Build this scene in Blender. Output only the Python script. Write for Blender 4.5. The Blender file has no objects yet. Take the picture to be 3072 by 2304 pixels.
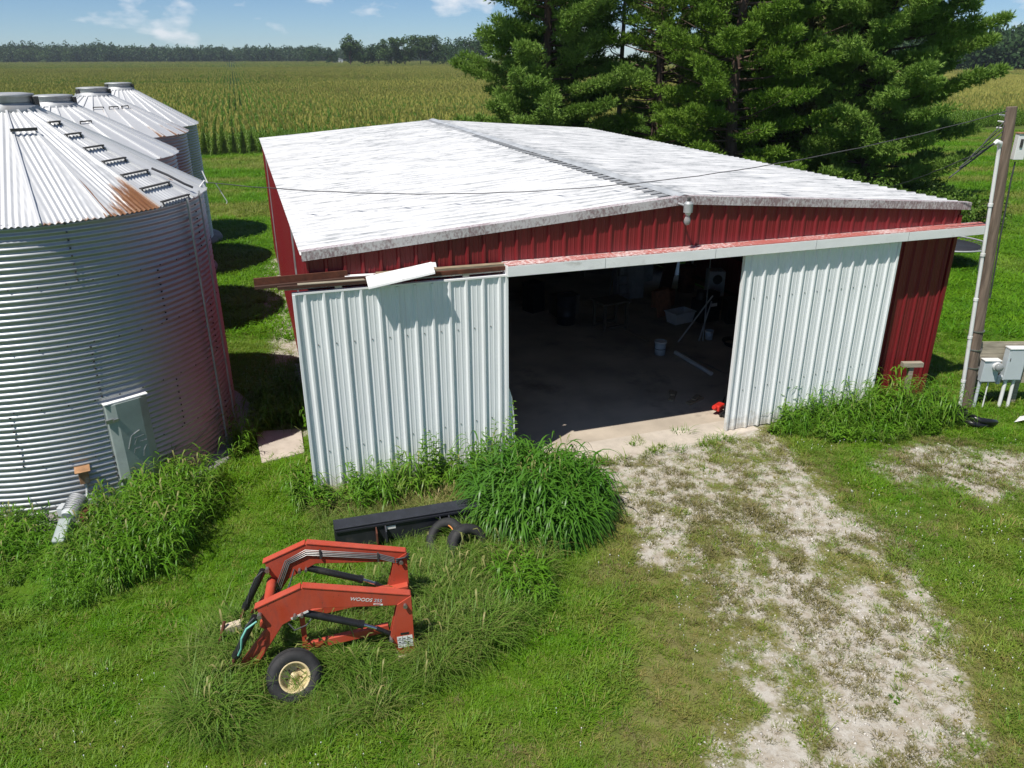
import bpy, bmesh, math, random
import numpy as np
from mathutils import Vector, Matrix, Euler
random.seed(7)
RNG = np.random.default_rng(11)
R = math.radians
pi = math.pi
sc = bpy.context.scene
COL = sc.collection

# ------------------------------------------------------------------ camera
CAM_H, PITCH, ROLL = 7.44, 0.3991, -0.0029
cd = bpy.data.cameras.new('camera')
cam = bpy.data.objects.new('camera', cd)
COL.objects.link(cam)
sc.camera = cam
_r = Vector((1, 0, 0)); _f = Vector((0, math.cos(PITCH), -math.sin(PITCH))); _u = Vector((0, math.sin(PITCH), math.cos(PITCH)))
right = math.cos(ROLL) * _r + math.sin(ROLL) * _u
up = -math.sin(ROLL) * _r + math.cos(ROLL) * _u
cam.matrix_world = Matrix(((right.x, up.x, -_f.x, 0), (right.y, up.y, -_f.y, 0), (right.z, up.z, -_f.z, CAM_H), (0, 0, 0, 1)))
cd.sensor_width = 36.0
cd.lens = 36.0 * 2330 / 3072
cd.clip_start = 0.1
cd.clip_end = 6000

# ------------------------------------------------------------------ sky, sun, exposure
SUN_AZ, SUN_EL = R(50.0), R(60.5)          # direction the shadows fall (from +X towards +Y), height of the sun
w = bpy.data.worlds.new('World'); sc.world = w; w.use_nodes = True
nt = w.node_tree; nt.nodes.clear()
out = nt.nodes.new('ShaderNodeOutputWorld'); bg = nt.nodes.new('ShaderNodeBackground')
sky = nt.nodes.new('ShaderNodeTexSky'); sky.sky_type = 'NISHITA'; sky.sun_disc = False
sky.sun_elevation = SUN_EL
sky.sun_rotation = math.atan2(-math.cos(SUN_AZ), -math.sin(SUN_AZ))
sky.air_density = 0.8; sky.dust_density = 0.0; sky.ozone_density = 5.0; sky.altitude = 1500
tc = nt.nodes.new('ShaderNodeTexCoord')
dv = nt.nodes.new('ShaderNodeMapping'); dv.inputs['Scale'].default_value = (1, 1, 2.4); dv.inputs['Location'].default_value = (3.1, 1.7, .4)
nt.links.new(tc.outputs['Generated'], dv.inputs['Vector'])
nz = nt.nodes.new('ShaderNodeTexNoise'); nz.inputs['Scale'].default_value = 15.0; nz.inputs['Detail'].default_value = 6; nz.inputs['Roughness'].default_value = 0.5
nt.links.new(dv.outputs[0], nz.inputs['Vector'])
cr = nt.nodes.new('ShaderNodeValToRGB'); cr.color_ramp.elements[0].position = 0.545; cr.color_ramp.elements[1].position = 0.69
cr.color_ramp.elements[1].color = (0.75, 0.75, 0.75, 1)
nt.links.new(nz.outputs['Fac'], cr.inputs[0])
mixc = nt.nodes.new('ShaderNodeMix'); mixc.data_type = 'RGBA'
nt.links.new(cr.outputs[0], mixc.inputs['Factor']); tnt = nt.nodes.new('ShaderNodeMix'); tnt.data_type = 'RGBA'; tnt.blend_type = 'MULTIPLY'; tnt.inputs['Factor'].default_value = 1.0
nt.links.new(sky.outputs[0], tnt.inputs['A']); tnt.inputs['B'].default_value = (.80, .88, .94, 1); nt.links.new(tnt.outputs['Result'], mixc.inputs['A'])
mixc.inputs['B'].default_value = (9.4, 9.6, 10.0, 1)
nt.links.new(mixc.outputs['Result'], bg.inputs['Color']); bg.inputs['Strength'].default_value = 0.08
nt.links.new(bg.outputs[0], out.inputs['Surface'])
sl = bpy.data.lights.new('sun', 'SUN'); sl.energy = 4.3; sl.angle = R(0.53); sl.color = (1.0, 0.955, 0.88)
sun = bpy.data.objects.new('sun', sl); COL.objects.link(sun)
sdir = Vector((math.cos(SUN_AZ) * math.cos(SUN_EL), math.sin(SUN_AZ) * math.cos(SUN_EL), -math.sin(SUN_EL)))
sun.rotation_euler = sdir.to_track_quat('-Z', 'Y').to_euler(); sun.location = (-30, -40, 60)
sc.view_settings.view_transform = 'Standard'; sc.view_settings.look = 'None'
sc.view_settings.exposure = 0.32; sc.view_settings.gamma = 1.0; sc.view_settings.use_curve_mapping = False
sc.render.engine = 'CYCLES'
sc.cycles.max_bounces = 6; sc.cycles.diffuse_bounces = 3; sc.cycles.glossy_bounces = 3; sc.cycles.transmission_bounces = 4
sc.cycles.caustics_reflective = False; sc.cycles.caustics_refractive = False

# ------------------------------------------------------------------ helpers
def tag(o, label=None, cat=None, group=None, kind=None):
    if label: o['label'] = label
    if cat: o['category'] = cat
    if group: o['group'] = group
    if kind: o['kind'] = kind
    return o

def empty(name, loc=(0, 0, 0), rz=0.0, parent=None):
    o = bpy.data.objects.new(name, None); COL.objects.link(o)
    o.location = loc; o.rotation_euler = (0, 0, rz); o.parent = parent
    o.empty_display_size = 0.2
    return o

def link_mesh(name, me, parent=None, loc=(0, 0, 0), rot=(0, 0, 0)):
    o = bpy.data.objects.new(name, me); COL.objects.link(o)
    o.parent = parent; o.location = loc; o.rotation_euler = rot
    return o

class MB:
    """collects shapes into one mesh"""
    def __init__(self): self.v = []; self.f = []; self.sm = []
    def add(self, vs, fs, smooth=False):
        b = len(self.v); self.v += [tuple(p) for p in vs]
        for f in fs: self.f.append(tuple(i + b for i in f)); self.sm.append(smooth)
        return self
    def box(self, c, s, M=None, taper=1.0):
        x, y, z = s[0] / 2, s[1] / 2, s[2] / 2
        vs = [Vector((sx * x * (taper if sz > 0 else 1), sy * y * (taper if sz > 0 else 1), sz * z)) for sz in (-1, 1) for sy in (-1, 1) for sx in (-1, 1)]
        if M is not None: vs = [M @ p for p in vs]
        vs = [p + Vector(c) for p in vs]
        return self.add(vs, [(0, 2, 3, 1), (4, 5, 7, 6), (0, 1, 5, 4), (2, 6, 7, 3), (0, 4, 6, 2), (1, 3, 7, 5)])
    def bar(self, p0, p1, wd, ht, upv=(0, 0, 1)):
        p0, p1 = Vector(p0), Vector(p1); d = (p1 - p0).normalized(); s = d.cross(Vector(upv)).normalized(); u = s.cross(d)
        vs = [p + s * a * wd / 2 + u * b * ht / 2 for p in (p0, p1) for a, b in ((-1, -1), (1, -1), (1, 1), (-1, 1))]
        return self.add(vs, [(0, 1, 2, 3), (4, 7, 6, 5), (0, 4, 5, 1), (1, 5, 6, 2), (2, 6, 7, 3), (3, 7, 4, 0)])
    def cyl(self, p0, p1, r0, r1=None, n=16, cap=True):
        if r1 is None: r1 = r0
        p0, p1 = Vector(p0), Vector(p1); d = (p1 - p0).normalized()
        a = Vector((0, 0, 1)) if abs(d.z) < .9 else Vector((1, 0, 0)); s = d.cross(a).normalized(); u = d.cross(s)
        vs = [p + (s * math.cos(t) + u * math.sin(t)) * r for p, r in ((p0, r0), (p1, r1)) for t in [2 * pi * i / n for i in range(n)]]
        self.add(vs, [(i, i + n, (i + 1) % n + n, (i + 1) % n) for i in range(n)], True)
        if cap: self.add(vs, [tuple(range(n)), tuple(reversed(range(n, 2 * n)))])
        return self
    def tube(self, pts, r, n=8):
        pts = [Vector(p) for p in pts]
        rr = r if isinstance(r, (list, tuple)) else [r] * len(pts)
        rings = []; prev = None
        for i, p in enumerate(pts):
            d = (pts[min(i + 1, len(pts) - 1)] - pts[max(i - 1, 0)]).normalized()
            if prev is None:
                a = Vector((0, 0, 1)) if abs(d.z) < .9 else Vector((1, 0, 0)); s = d.cross(a).normalized()
            else:
                s = (prev - d * prev.dot(d)).normalized()
            prev = s; u = d.cross(s)
            rings.append([p + (s * math.cos(2 * pi * k / n) + u * math.sin(2 * pi * k / n)) * rr[i] for k in range(n)])
        vs = [q for ring in rings for q in ring]; m = len(pts)
        fs = [(i * n + k, i * n + (k + 1) % n, (i + 1) * n + (k + 1) % n, (i + 1) * n + k) for i in range(m - 1) for k in range(n)]
        self.add(vs, fs, True); self.add(vs, [tuple(reversed(range(n))), tuple(range((m - 1) * n, m * n))])
        return self
    def lathe(self, prof, n=32, M=None, closed=False):
        vs = [Vector((r * math.cos(2 * pi * k / n), r * math.sin(2 * pi * k / n), z)) for r, z in prof for k in range(n)]
        if M is not None: vs = [M @ p for p in vs]
        m = len(prof); rg = range(m if closed else m - 1)
        fs = [(i * n + k, i * n + (k + 1) % n, ((i + 1) % m) * n + (k + 1) % n, ((i + 1) % m) * n + k) for i in rg for k in range(n)]
        return self.add(vs, fs, True)
    def prism(self, poly, y0, y1):
        """poly of (x,z) extruded from y0 to y1"""
        n = len(poly); vs = [(x, y0, z) for x, z in poly] + [(x, y1, z) for x, z in poly]
        fs = [tuple(range(n)), tuple(reversed(range(n, 2 * n)))] + [(i, i + n, (i + 1) % n + n, (i + 1) % n) for i in range(n)]
        return self.add(vs, fs)
    def build(self, name, mat, parent=None, loc=(0, 0, 0), rot=(0, 0, 0), bevel=0.0, fixn=True):
        me = bpy.data.meshes.new(name); me.from_pydata(self.v, [], self.f)
        if fixn:
            bm = bmesh.new(); bm.from_mesh(me); bmesh.ops.recalc_face_normals(bm, faces=bm.faces); bm.to_mesh(me); bm.free()
        me.polygons.foreach_set('use_smooth', self.sm); me.materials.append(mat); me.update()
        o = link_mesh(name, me, parent, loc, rot)
        if bevel: m = o.modifiers.new('bevel', 'BEVEL'); m.width = bevel; m.segments = 2; m.limit_method = 'ANGLE'
        return o

def np_mesh(name, V, F, mat, smooth=False):
    """V (n,3), F (m,3 or 4)"""
    V = np.asarray(V, np.float32); F = np.asarray(F, np.int32); k = F.shape[1]
    me = bpy.data.meshes.new(name); me.vertices.add(len(V)); me.vertices.foreach_set('co', V.ravel())
    me.loops.add(F.size); me.loops.foreach_set('vertex_index', F.ravel())
    me.polygons.add(len(F)); me.polygons.foreach_set('loop_start', np.arange(0, F.size, k, dtype=np.int32))
    me.polygons.foreach_set('loop_total', np.full(len(F), k, np.int32))
    if smooth: me.polygons.foreach_set('use_smooth', np.ones(len(F), bool))
    me.update(calc_edges=True); me.validate()
    if mat: me.materials.append(mat)
    return me

def hash2(ix, iy, s):
    h = (ix.astype(np.int64) * 374761393 + iy.astype(np.int64) * 668265263 + s * 974711) & 0x7fffffff
    h = ((h ^ (h >> 13)) * 1274126177) & 0x7fffffff
    return ((h ^ (h >> 16)) & 0xffff) / 65535.0
def vnoise(x, y, s=0):
    ix = np.floor(x); iy = np.floor(y); fx = x - ix; fy = y - iy
    fx = fx * fx * (3 - 2 * fx); fy = fy * fy * (3 - 2 * fy)
    a = hash2(ix, iy, s); b = hash2(ix + 1, iy, s); c = hash2(ix, iy + 1, s); d = hash2(ix + 1, iy + 1, s)
    return (a * (1 - fx) + b * fx) * (1 - fy) + (c * (1 - fx) + d * fx) * fy
def fbm(x, y, s=0, o=4):
    t = 0; a = .5; n = 0
    for i in range(o): t = t + a * vnoise(x * 2 ** i + 17.3 * i, y * 2 ** i - 9.1 * i, s + i); n += a; a *= .5
    return t / n
def sstep(a, b, x): t = np.clip((x - a) / (b - a), 0, 1); return t * t * (3 - 2 * t)

# ------------------------------------------------------------------ materials
def nmat(name):
    m = bpy.data.materials.new(name); m.use_nodes = True; t = m.node_tree; b = t.nodes['Principled BSDF']
    return m, t, b
def noise_node(t, scale, detail=4, vec=None, rough=.55):
    n = t.nodes.new('ShaderNodeTexNoise'); n.inputs['Scale'].default_value = scale; n.inputs['Detail'].default_value = detail; n.inputs['Roughness'].default_value = rough
    if vec is not None: t.links.new(vec, n.inputs['Vector'])
    return n
def mapped(t, scale=(1, 1, 1), kind='Object'):
    tc = t.nodes.new('ShaderNodeTexCoord'); mp = t.nodes.new('ShaderNodeMapping'); mp.inputs['Scale'].default_value = scale
    t.links.new(tc.outputs[kind], mp.inputs['Vector']); return mp.outputs['Vector']
def worldpos(t, scale=(1, 1, 1), rz=0.0):
    g = t.nodes.new('ShaderNodeNewGeometry'); mp = t.nodes.new('ShaderNodeMapping'); mp.inputs['Scale'].default_value = scale; mp.inputs['Rotation'].default_value = (0, 0, rz)
    if rz:
        m0 = t.nodes.new('ShaderNodeMapping'); m0.inputs['Rotation'].default_value = (0, 0, rz); t.links.new(g.outputs['Position'], m0.inputs['Vector'])
        mp.inputs['Rotation'].default_value = (0, 0, 0); t.links.new(m0.outputs[0], mp.inputs['Vector'])
    else: t.links.new(g.outputs['Position'], mp.inputs['Vector'])
    return mp.outputs['Vector']
def ramp(t, fac, p0, p1, c0=(0, 0, 0, 1), c1=(1, 1, 1, 1)):
    r = t.nodes.new('ShaderNodeValToRGB'); e = r.color_ramp.elements; e[0].position = p0; e[1].position = p1; e[0].color = c0; e[1].color = c1
    t.links.new(fac, r.inputs[0]); return r.outputs[0]
def mixrgb(t, fac, a, b, mode='MIX'):
    m = t.nodes.new('ShaderNodeMix'); m.data_type = 'RGBA'; m.blend_type = mode
    for s, v in (('Factor', fac), ('A', a), ('B', b)):
        if isinstance(v, (int, float)): m.inputs[s].default_value = v
        elif isinstance(v, tuple): m.inputs[s].default_value = v if len(v) == 4 else v + (1,)
        else: t.links.new(v, m.inputs[s])
    return m.outputs['Result']
def mathn(t, op, a, b=None):
    m = t.nodes.new('ShaderNodeMath'); m.operation = op
    for i, v in enumerate((a, b)):
        if v is None: continue
        if isinstance(v, (int, float)): m.inputs[i].default_value = v
        else: t.links.new(v, m.inputs[i])
    return m.outputs[0]
def bump(t, b, h, strength=.3, dist=.01):
    n = t.nodes.new('ShaderNodeBump'); n.inputs['Strength'].default_value = strength; n.inputs['Distance'].default_value = dist
    t.links.new(h, n.inputs['Height']); t.links.new(n.outputs[0], b.inputs['Normal'])
def simple(name, col, rough=.6, metal=0.0, var=.25, scale=6.0, dirt=None, dirt_amt=.5, stretch=(1, 1, 1), bmp=0.0):
    """base colour broken up by noise; optional dirt colour in patches"""
    m, t, b = nmat(name); v = mapped(t, stretch)
    n = noise_node(t, scale, 6, v)
    c0 = tuple(x * (1 - var) for x in col); c1 = tuple(min(1, x * (1 + var)) for x in col)
    c = ramp(t, n.outputs['Fac'], .3, .7, c0 + (1,), c1 + (1,))
    if dirt:
        n2 = noise_node(t, scale * .7, 8, v, .7)
        c = mixrgb(t, ramp(t, n2.outputs['Fac'], .62 - .25 * dirt_amt, .72), c, dirt)
    t.links.new(c, b.inputs['Base Color']); b.inputs['Roughness'].default_value = rough; b.inputs['Metallic'].default_value = metal
    if bmp: bump(t, b, n.outputs['Fac'], bmp)
    return m
def leafmat(name, greens, dry=(.30, .24, .09), trans=.35, hue_scale=.7, rough=.5):
    """two-tone foliage with per-instance 'tint' towards dry straw"""
    m, t, b = nmat(name)
    p = worldpos(t)
    n = noise_node(t, hue_scale, 3, p)
    oi = t.nodes.new('ShaderNodeObjectInfo')
    f = mathn(t, 'ADD', mathn(t, 'MULTIPLY', ramp(t, n.outputs['Fac'], .3, .7), .5), mathn(t, 'MULTIPLY', oi.outputs['Random'], .5))
    c = mixrgb(t, f, greens[0], greens[1])
    at = t.nodes.new('ShaderNodeAttribute'); at.attribute_type = 'INSTANCER'; at.attribute_name = 'tint'
    c = mixrgb(t, at.outputs['Fac'], c, dry)
    t.links.new(c, b.inputs['Base Color']); b.inputs['Roughness'].default_value = rough
    b.inputs['Specular IOR Level'].default_value = .3
    tr = t.nodes.new('ShaderNodeBsdfTranslucent'); t.links.new(mixrgb(t, .4, c, (.16, .30, .02)), tr.inputs['Color'])
    ms = t.nodes.new('ShaderNodeMixShader'); ms.inputs[0].default_value = trans
    t.links.new(b.outputs[0], ms.inputs[1]); t.links.new(tr.outputs[0], ms.inputs[2])
    t.links.new(ms.outputs[0], t.nodes['Material Output'].inputs['Surface'])
    return m

M = {}
M['red_steel'] = simple('red_steel', (.19, .013, .018), .5, 0, .14, 1.3, (.26, .06, .05), .12, (1, 1, .15))
M['white_steel'] = simple('white_steel', (.80, .83, .84), .42, 0, .05, 1.2, (.62, .65, .66), .22, (1, 1, .12))
M['white_trim'] = simple('white_trim', (.88, .88, .88), .5, 0, .05, 3, (.60, .58, .55), .18, (.6, 1, 1))
M['concrete_floor'] = simple('concrete_floor', (.44, .375, .30), .85, 0, .3, .6, (.12, .10, .08), .34, bmp=.05)
M['concrete'] = simple('concrete', (.50, .44, .37), .9, 0, .15, 2.5, (.36, .31, .25), .3, bmp=.1)
M['grey_concrete'] = simple('grey_concrete', (.30, .28, .27), .9, 0, .2, 2.5, (.17, .16, .15), .3, bmp=.1)
M['rust'] = simple('rust', (.11, .035, .018), .85, .1, .4, 9, (.05, .02, .015), .4)
M['old_wood'] = simple('old_wood', (.30, .24, .16), .9, 0, .3, 5, (.16, .12, .08), .3, (1, 8, 8), .2)
M['grey_wood'] = simple('grey_wood', (.33, .29, .22), .9, 0, .25, 4, (.20, .17, .13), .3, (1, 9, 9), .2)
M['dark_wood'] = simple('dark_wood', (.060, .026, .016), .9, 0, .3, 5, (.10, .06, .045), .3, (1, 8, 8), .2)
M['old_dark'] = simple('old_dark', (.12, .095, .07), .9, 0, .3, 5, (.06, .05, .04), .3, (1, 8, 8))
M['pale_wood'] = simple('pale_wood', (.55, .46, .34), .85, 0, .15, 5, (.4, .32, .22), .3, (1, 8, 8))
M['pole_wood'] = simple('pole_wood', (.17, .125, .095), .95, 0, .45, 6, (.09, .065, .05), .4, (3, 3, .25), .4)
M['galv'] = simple('galv', (.46, .47, .48), .38, .75, .18, 1.6, (.33, .33, .34), .3)
M['galv_dull'] = simple('galv_dull', (.42, .43, .44), .55, .35, .2, 3, (.26, .25, .24), .35)
M['dark_iron'] = simple('dark_iron', (.075, .072, .07), .6, .4, .3, 8)
M['steel'] = simple('steel', (.35, .34, .33), .4, .8, .2, 8)
M['chrome'] = simple('chrome', (.62, .63, .65), .18, 1.0, .05, 5)
M['loader_red'] = simple('loader_red', (.45, .062, .036), .5, 0, .10, 3.5, (.36, .085, .055), .35)
M['black_paint'] = simple('black_paint', (.014, .014, .016), .42, 0, .3, 5, (.05, .047, .045), .2)
M['rubber'] = simple('rubber', (.022, .022, .023), .75, 0, .3, 8, (.05, .047, .042), .3, bmp=.2)
M['cream_rim'] = simple('cream_rim', (.66, .53, .30), .5, 0, .12, 6, (.23, .11, .05), .28)
M['orange'] = simple('orange', (.55, .22, .06), .6)
M['bucket_black'] = simple('bucket_black', (.022, .024, .032), .45, 0, .3, 4, (.06, .055, .06), .25)
M['decal_white'] = simple('decal_white', (.78, .78, .76), .5, 0, .05)
M['decal_black'] = simple('decal_black', (.02, .02, .02), .5, 0, .1)
M['plastic_white'] = simple('plastic_white', (.74, .74, .73), .45, 0, .06, 3, (.55, .53, .5), .2)
M['pvc_grey'] = simple('pvc_grey', (.55, .57, .58), .5, 0, .06)
M['box_grey'] = simple('box_grey', (.50, .55, .58), .42, 0, .06, 2, (.38, .4, .41), .2)
M['door_green'] = simple('door_green', (.33, .38, .365), .4, .0, .15, 2.5, (.26, .26, .24), .2)
M['rusty_box'] = simple('rusty_box', (.36, .20, .10), .8, .1, .4, 7, (.45, .43, .40), .4)
M['wire'] = simple('wire', (.05, .05, .055), .6)
M['wire_grey'] = simple('wire_grey', (.25, .25, .26), .5, .4)
M['mat_black'] = simple('mat_black', (.02, .022, .028), .8)
M['green_wire'] = simple('green_wire', (.18, .5, .42), .5)
M['red_plastic'] = simple('red_plastic', (.55, .03, .02), .4)
M['blue_white'] = simple('blue_white', (.55, .62, .68), .5, 0, .06)
M['bag_black'] = simple('bag_black', (.012, .012, .013), .35, 0, .2, 9)
M['brown_card'] = simple('brown_card', (.35, .15, .08), .8)

def chipped(name, col, fade, rust, rough=.5):
    m, t, b = nmat(name); v = mapped(t)
    n = noise_node(t, 3.0, 6, v); n2 = noise_node(t, 26, 8, v, .7); n3 = noise_node(t, 2.2, 3, v); n4 = noise_node(t, 9, 6, mapped(t, (1, 1, .25)), .65)
    c = mixrgb(t, ramp(t, n.outputs['Fac'], .3, .7), col, fade)
    c = mixrgb(t, mathn(t, 'MULTIPLY', ramp(t, n4.outputs['Fac'], .50, .75), .55), c, tuple(x * .45 + .03 for x in col))
    ch = mathn(t, 'ADD', n2.outputs['Fac'], mathn(t, 'MULTIPLY', mathn(t, 'SUBTRACT', n3.outputs['Fac'], .5), .35))
    f = ramp(t, ch, .66, .70); c = mixrgb(t, f, c, rust); t.links.new(c, b.inputs['Base Color'])
    t.links.new(ramp(t, n4.outputs['Fac'], .3, .7, (rough - .1,) * 3 + (1,), (rough + .2,) * 3 + (1,)), b.inputs['Roughness'])
    bump(t, b, f, .25, .002); return m
M['loader_red'] = chipped('loader_red', (.46, .055, .024), (.50, .085, .048), (.13, .045, .025))
def dirty_base(name, col, dirt, mud):
    """painted sheet with faint vertical streaks and mud splashed up from the ground"""
    m, t, b = nmat(name); v = mapped(t, (1, 1, .10)); n = noise_node(t, 5.5, 6, v, .6); n2 = noise_node(t, 7, 6, mapped(t), .7); n3 = noise_node(t, .9, 3, mapped(t))
    c = mixrgb(t, mathn(t, 'MULTIPLY', ramp(t, n.outputs['Fac'], .42, .78), .55), col, dirt)
    c = mixrgb(t, mathn(t, 'MULTIPLY', n3.outputs['Fac'], .25), c, dirt)
    sx = t.nodes.new('ShaderNodeSeparateXYZ'); t.links.new(mapped(t), sx.inputs[0])
    lo = mathn(t, 'SUBTRACT', mathn(t, 'ADD', mathn(t, 'MULTIPLY', n2.outputs['Fac'], 1.1), .05), mathn(t, 'MULTIPLY', sx.outputs[2], .9))
    c = mixrgb(t, mathn(t, 'MULTIPLY', ramp(t, lo, .25, .60), .65), c, mud)
    t.links.new(c, b.inputs['Base Color']); b.inputs['Roughness'].default_value = .45; return m
M['white_steel'] = dirty_base('white_steel', (.88, .90, .91), (.66, .68, .68), (.40, .35, .27))
M['red_steel'] = dirty_base('red_steel', (.20, .013, .018), (.15, .018, .018), (.17, .06, .045))
def mk_glass():
    m, t, b = nmat('bulb_glass'); b.inputs['Base Color'].default_value = (.8, .85, .85, 1); b.inputs['Roughness'].default_value = .08
    b.inputs['Transmission Weight'].default_value = .7; return m
M['glass'] = mk_glass()

def mk_roof():
    """white coating worn through to bare metal in streaks that follow the sheets, with rib shading painted in grey"""
    m, t, b = nmat('roof_paint'); v = mapped(t, (1, 1, 1))
    rz = mapped(t, (.6, 9.0, 1)); fine = mapped(t, (3.2, 46, 1))
    oi = t.nodes.new('ShaderNodeObjectInfo')
    add = t.nodes.new('ShaderNodeVectorMath'); add.operation = 'ADD'; t.links.new(rz, add.inputs[0])
    cx = t.nodes.new('ShaderNodeCombineXYZ'); k = mathn(t, 'MULTIPLY', oi.outputs['Random'], 90.0); t.links.new(k, cx.inputs[0]); t.links.new(k, cx.inputs[1]); t.links.new(cx.outputs[0], add.inputs[1])
    add2 = t.nodes.new('ShaderNodeVectorMath'); add2.operation = 'ADD'; t.links.new(fine, add2.inputs[0]); t.links.new(cx.outputs[0], add2.inputs[1])
    n1 = noise_node(t, 1.6, 6, add.outputs[0], .6); n2 = noise_node(t, 1.0, 6, add2.outputs[0], .65)
    n3 = noise_node(t, .28, 3, worldpos(t))
    s = mathn(t, 'ADD', mathn(t, 'MULTIPLY', n1.outputs['Fac'], .40), mathn(t, 'MULTIPLY', n2.outputs['Fac'], .60))
    s = mathn(t, 'ADD', s, mathn(t, 'MULTIPLY', mathn(t, 'SUBTRACT', n3.outputs['Fac'], .5), .14))
    # more wear in the first metre below the ridge
    sx = t.nodes.new('ShaderNodeSeparateXYZ'); tcn = t.nodes.new('ShaderNodeTexCoord'); t.links.new(tcn.outputs['Object'], sx.inputs[0])
    near = mathn(t, 'MULTIPLY', mathn(t, 'SUBTRACT', 1.0, mathn(t, 'MINIMUM', mathn(t, 'MULTIPLY', mathn(t, 'ABSOLUTE', sx.outputs[0]), .75), 1.0)), .07)
    s = mathn(t, 'ADD', s, near)
    rib = mathn(t, 'ABSOLUTE', mathn(t, 'SUBTRACT', mathn(t, 'FRACT', mathn(t, 'DIVIDE', mathn(t, 'ADD', sx.outputs[1], -.075 + .1525), .305)), .5))
    worn = ramp(t, s, .535, .63)
    c = mixrgb(t, worn, (.72, .72, .72), (.27, .285, .30))
    rib_shade = mathn(t, 'MULTIPLY', ramp(t, rib, .07, .17, (1, 1, 1, 1), (0, 0, 0, 1)), ramp(t, n1.outputs['Fac'], .36, .66, (.0, .0, .0, 1), (.75, .75, .75, 1)))  # shading of the ribs put into the colour, broken up like worn paint
    c = mixrgb(t, rib_shade, c, (.27, .285, .30))
    n4 = noise_node(t, 2.2, 5, add2.outputs[0], .7); n5 = noise_node(t, .5, 2, worldpos(t))
    sp = mathn(t, 'MULTIPLY', ramp(t, n4.outputs['Fac'], .62, .68), ramp(t, n5.outputs['Fac'], .48, .60))
    c = mixrgb(t, sp, c, (.14, .09, .085))
    t.links.new(c, b.inputs['Base Color']); b.inputs['Roughness'].default_value = .55
    bump(t, b, n2.outputs['Fac'], .12, .004)
    return m
M['roof'] = mk_roof()
M['ridge'] = simple('ridge_metal', (.42, .44, .46), .5, .1, .25, 3, (.62, .63, .64), .5, (1, .6, 1))

def mk_flake(name, paint, under, amt, sc_=7, st=(1, 1, .35)):
    m, t, b = nmat(name); v = mapped(t, st); n = noise_node(t, sc_, 10, v, .75); n2 = noise_node(t, .6, 3, mapped(t))
    s = mathn(t, 'ADD', n.outputs['Fac'], mathn(t, 'MULTIPLY', mathn(t, 'SUBTRACT', n2.outputs['Fac'], .5), .5))
    f = ramp(t, s, .44 - amt, .58 - amt * .5)
    c = mixrgb(t, f, under, paint); t.links.new(c, b.inputs['Base Color']); b.inputs['Roughness'].default_value = .6
    bump(t, b, f, .3, .003); return m
M['fascia'] = mk_flake('fascia_paint', (.58, .55, .56), (.27, .19, .20), .02, 22, (1, 1, .6))
M['header_top'] = mk_flake('header_top_paint', (.72, .62, .60), (.44, .13, .11), -.06, 16, (1, 1, 1))

def mk_binwall():
    m, t, b = nmat('bin_galvanised'); v = mapped(t, (1, 1, 1)); n = noise_node(t, 1.1, 5, v); n2 = noise_node(t, 9, 4, mapped(t, (1, 1, .2)))
    c = mixrgb(t, n.outputs['Fac'], (.40, .42, .44), (.54, .55, .56)); c = mixrgb(t, mathn(t, 'MULTIPLY', n2.outputs['Fac'], .35), c, (.30, .30, .31))
    t.links.new(c, b.inputs['Base Color']); b.inputs['Metallic'].default_value = .6
    t.links.new(ramp(t, n.outputs['Fac'], .2, .8, (.36, .36, .36, 1), (.52, .52, .52, 1)), b.inputs['Roughness']); return m
M['bin_wall'] = mk_binwall()
def mk_binroof():
    """galvanised roof sheets; rust spreads from the eave on sheets flagged with a 'rust' property"""
    m, t, b = nmat('bin_roof_galvanised'); n = noise_node(t, 2.0, 6, mapped(t)); n2 = noise_node(t, 1.2, 9, mapped(t, (1.0, 9, 1)), .7)
    c = mixrgb(t, n.outputs['Fac'], (.66, .67, .68), (.82, .82, .82))
    at = t.nodes.new('ShaderNodeAttribute'); at.attribute_type = 'GEOMETRY'; at.attribute_name = 'rust'
    f = ramp(t, mathn(t, 'ADD', at.outputs['Fac'], mathn(t, 'MULTIPLY', mathn(t, 'SUBTRACT', n2.outputs['Fac'], .5), 1.1)), .52, .66)
    n3 = noise_node(t, 6, 4, mapped(t))
    c = mixrgb(t, f, c, mixrgb(t, n3.outputs['Fac'], (.13, .040, .018), (.30, .15, .065)))
    t.links.new(c, b.inputs['Base Color'])
    t.links.new(mathn(t, 'MULTIPLY', mathn(t, 'SUBTRACT', 1.0, f), .40), b.inputs['Metallic']); b.inputs['Roughness'].default_value = .42
    return m
M['bin_roof'] = mk_binroof()

# ------------------------------------------------------------------ place: frame of the shed, masks of the yard
TH = .3211; B0 = Vector((-3.4327, 12.5314, 0)); CT, ST = math.cos(TH), math.sin(TH)
def shed_to_world(a, b, z=0): return Vector((B0.x + a * CT - b * ST, B0.y + a * ST + b * CT, z))
def to_shed(x, y): dx = x - B0.x; dy = y - B0.y; return dx * CT + dy * ST, -dx * ST + dy * CT
BINS = [(-8.95, 14.54, 3.05, 5.11), (-11.96, 21.55, 2.75, 5.05), (-14.24, 28.24, 2.75, 5.04), (-15.9, 33.7, 2.72, 4.92)]

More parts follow.
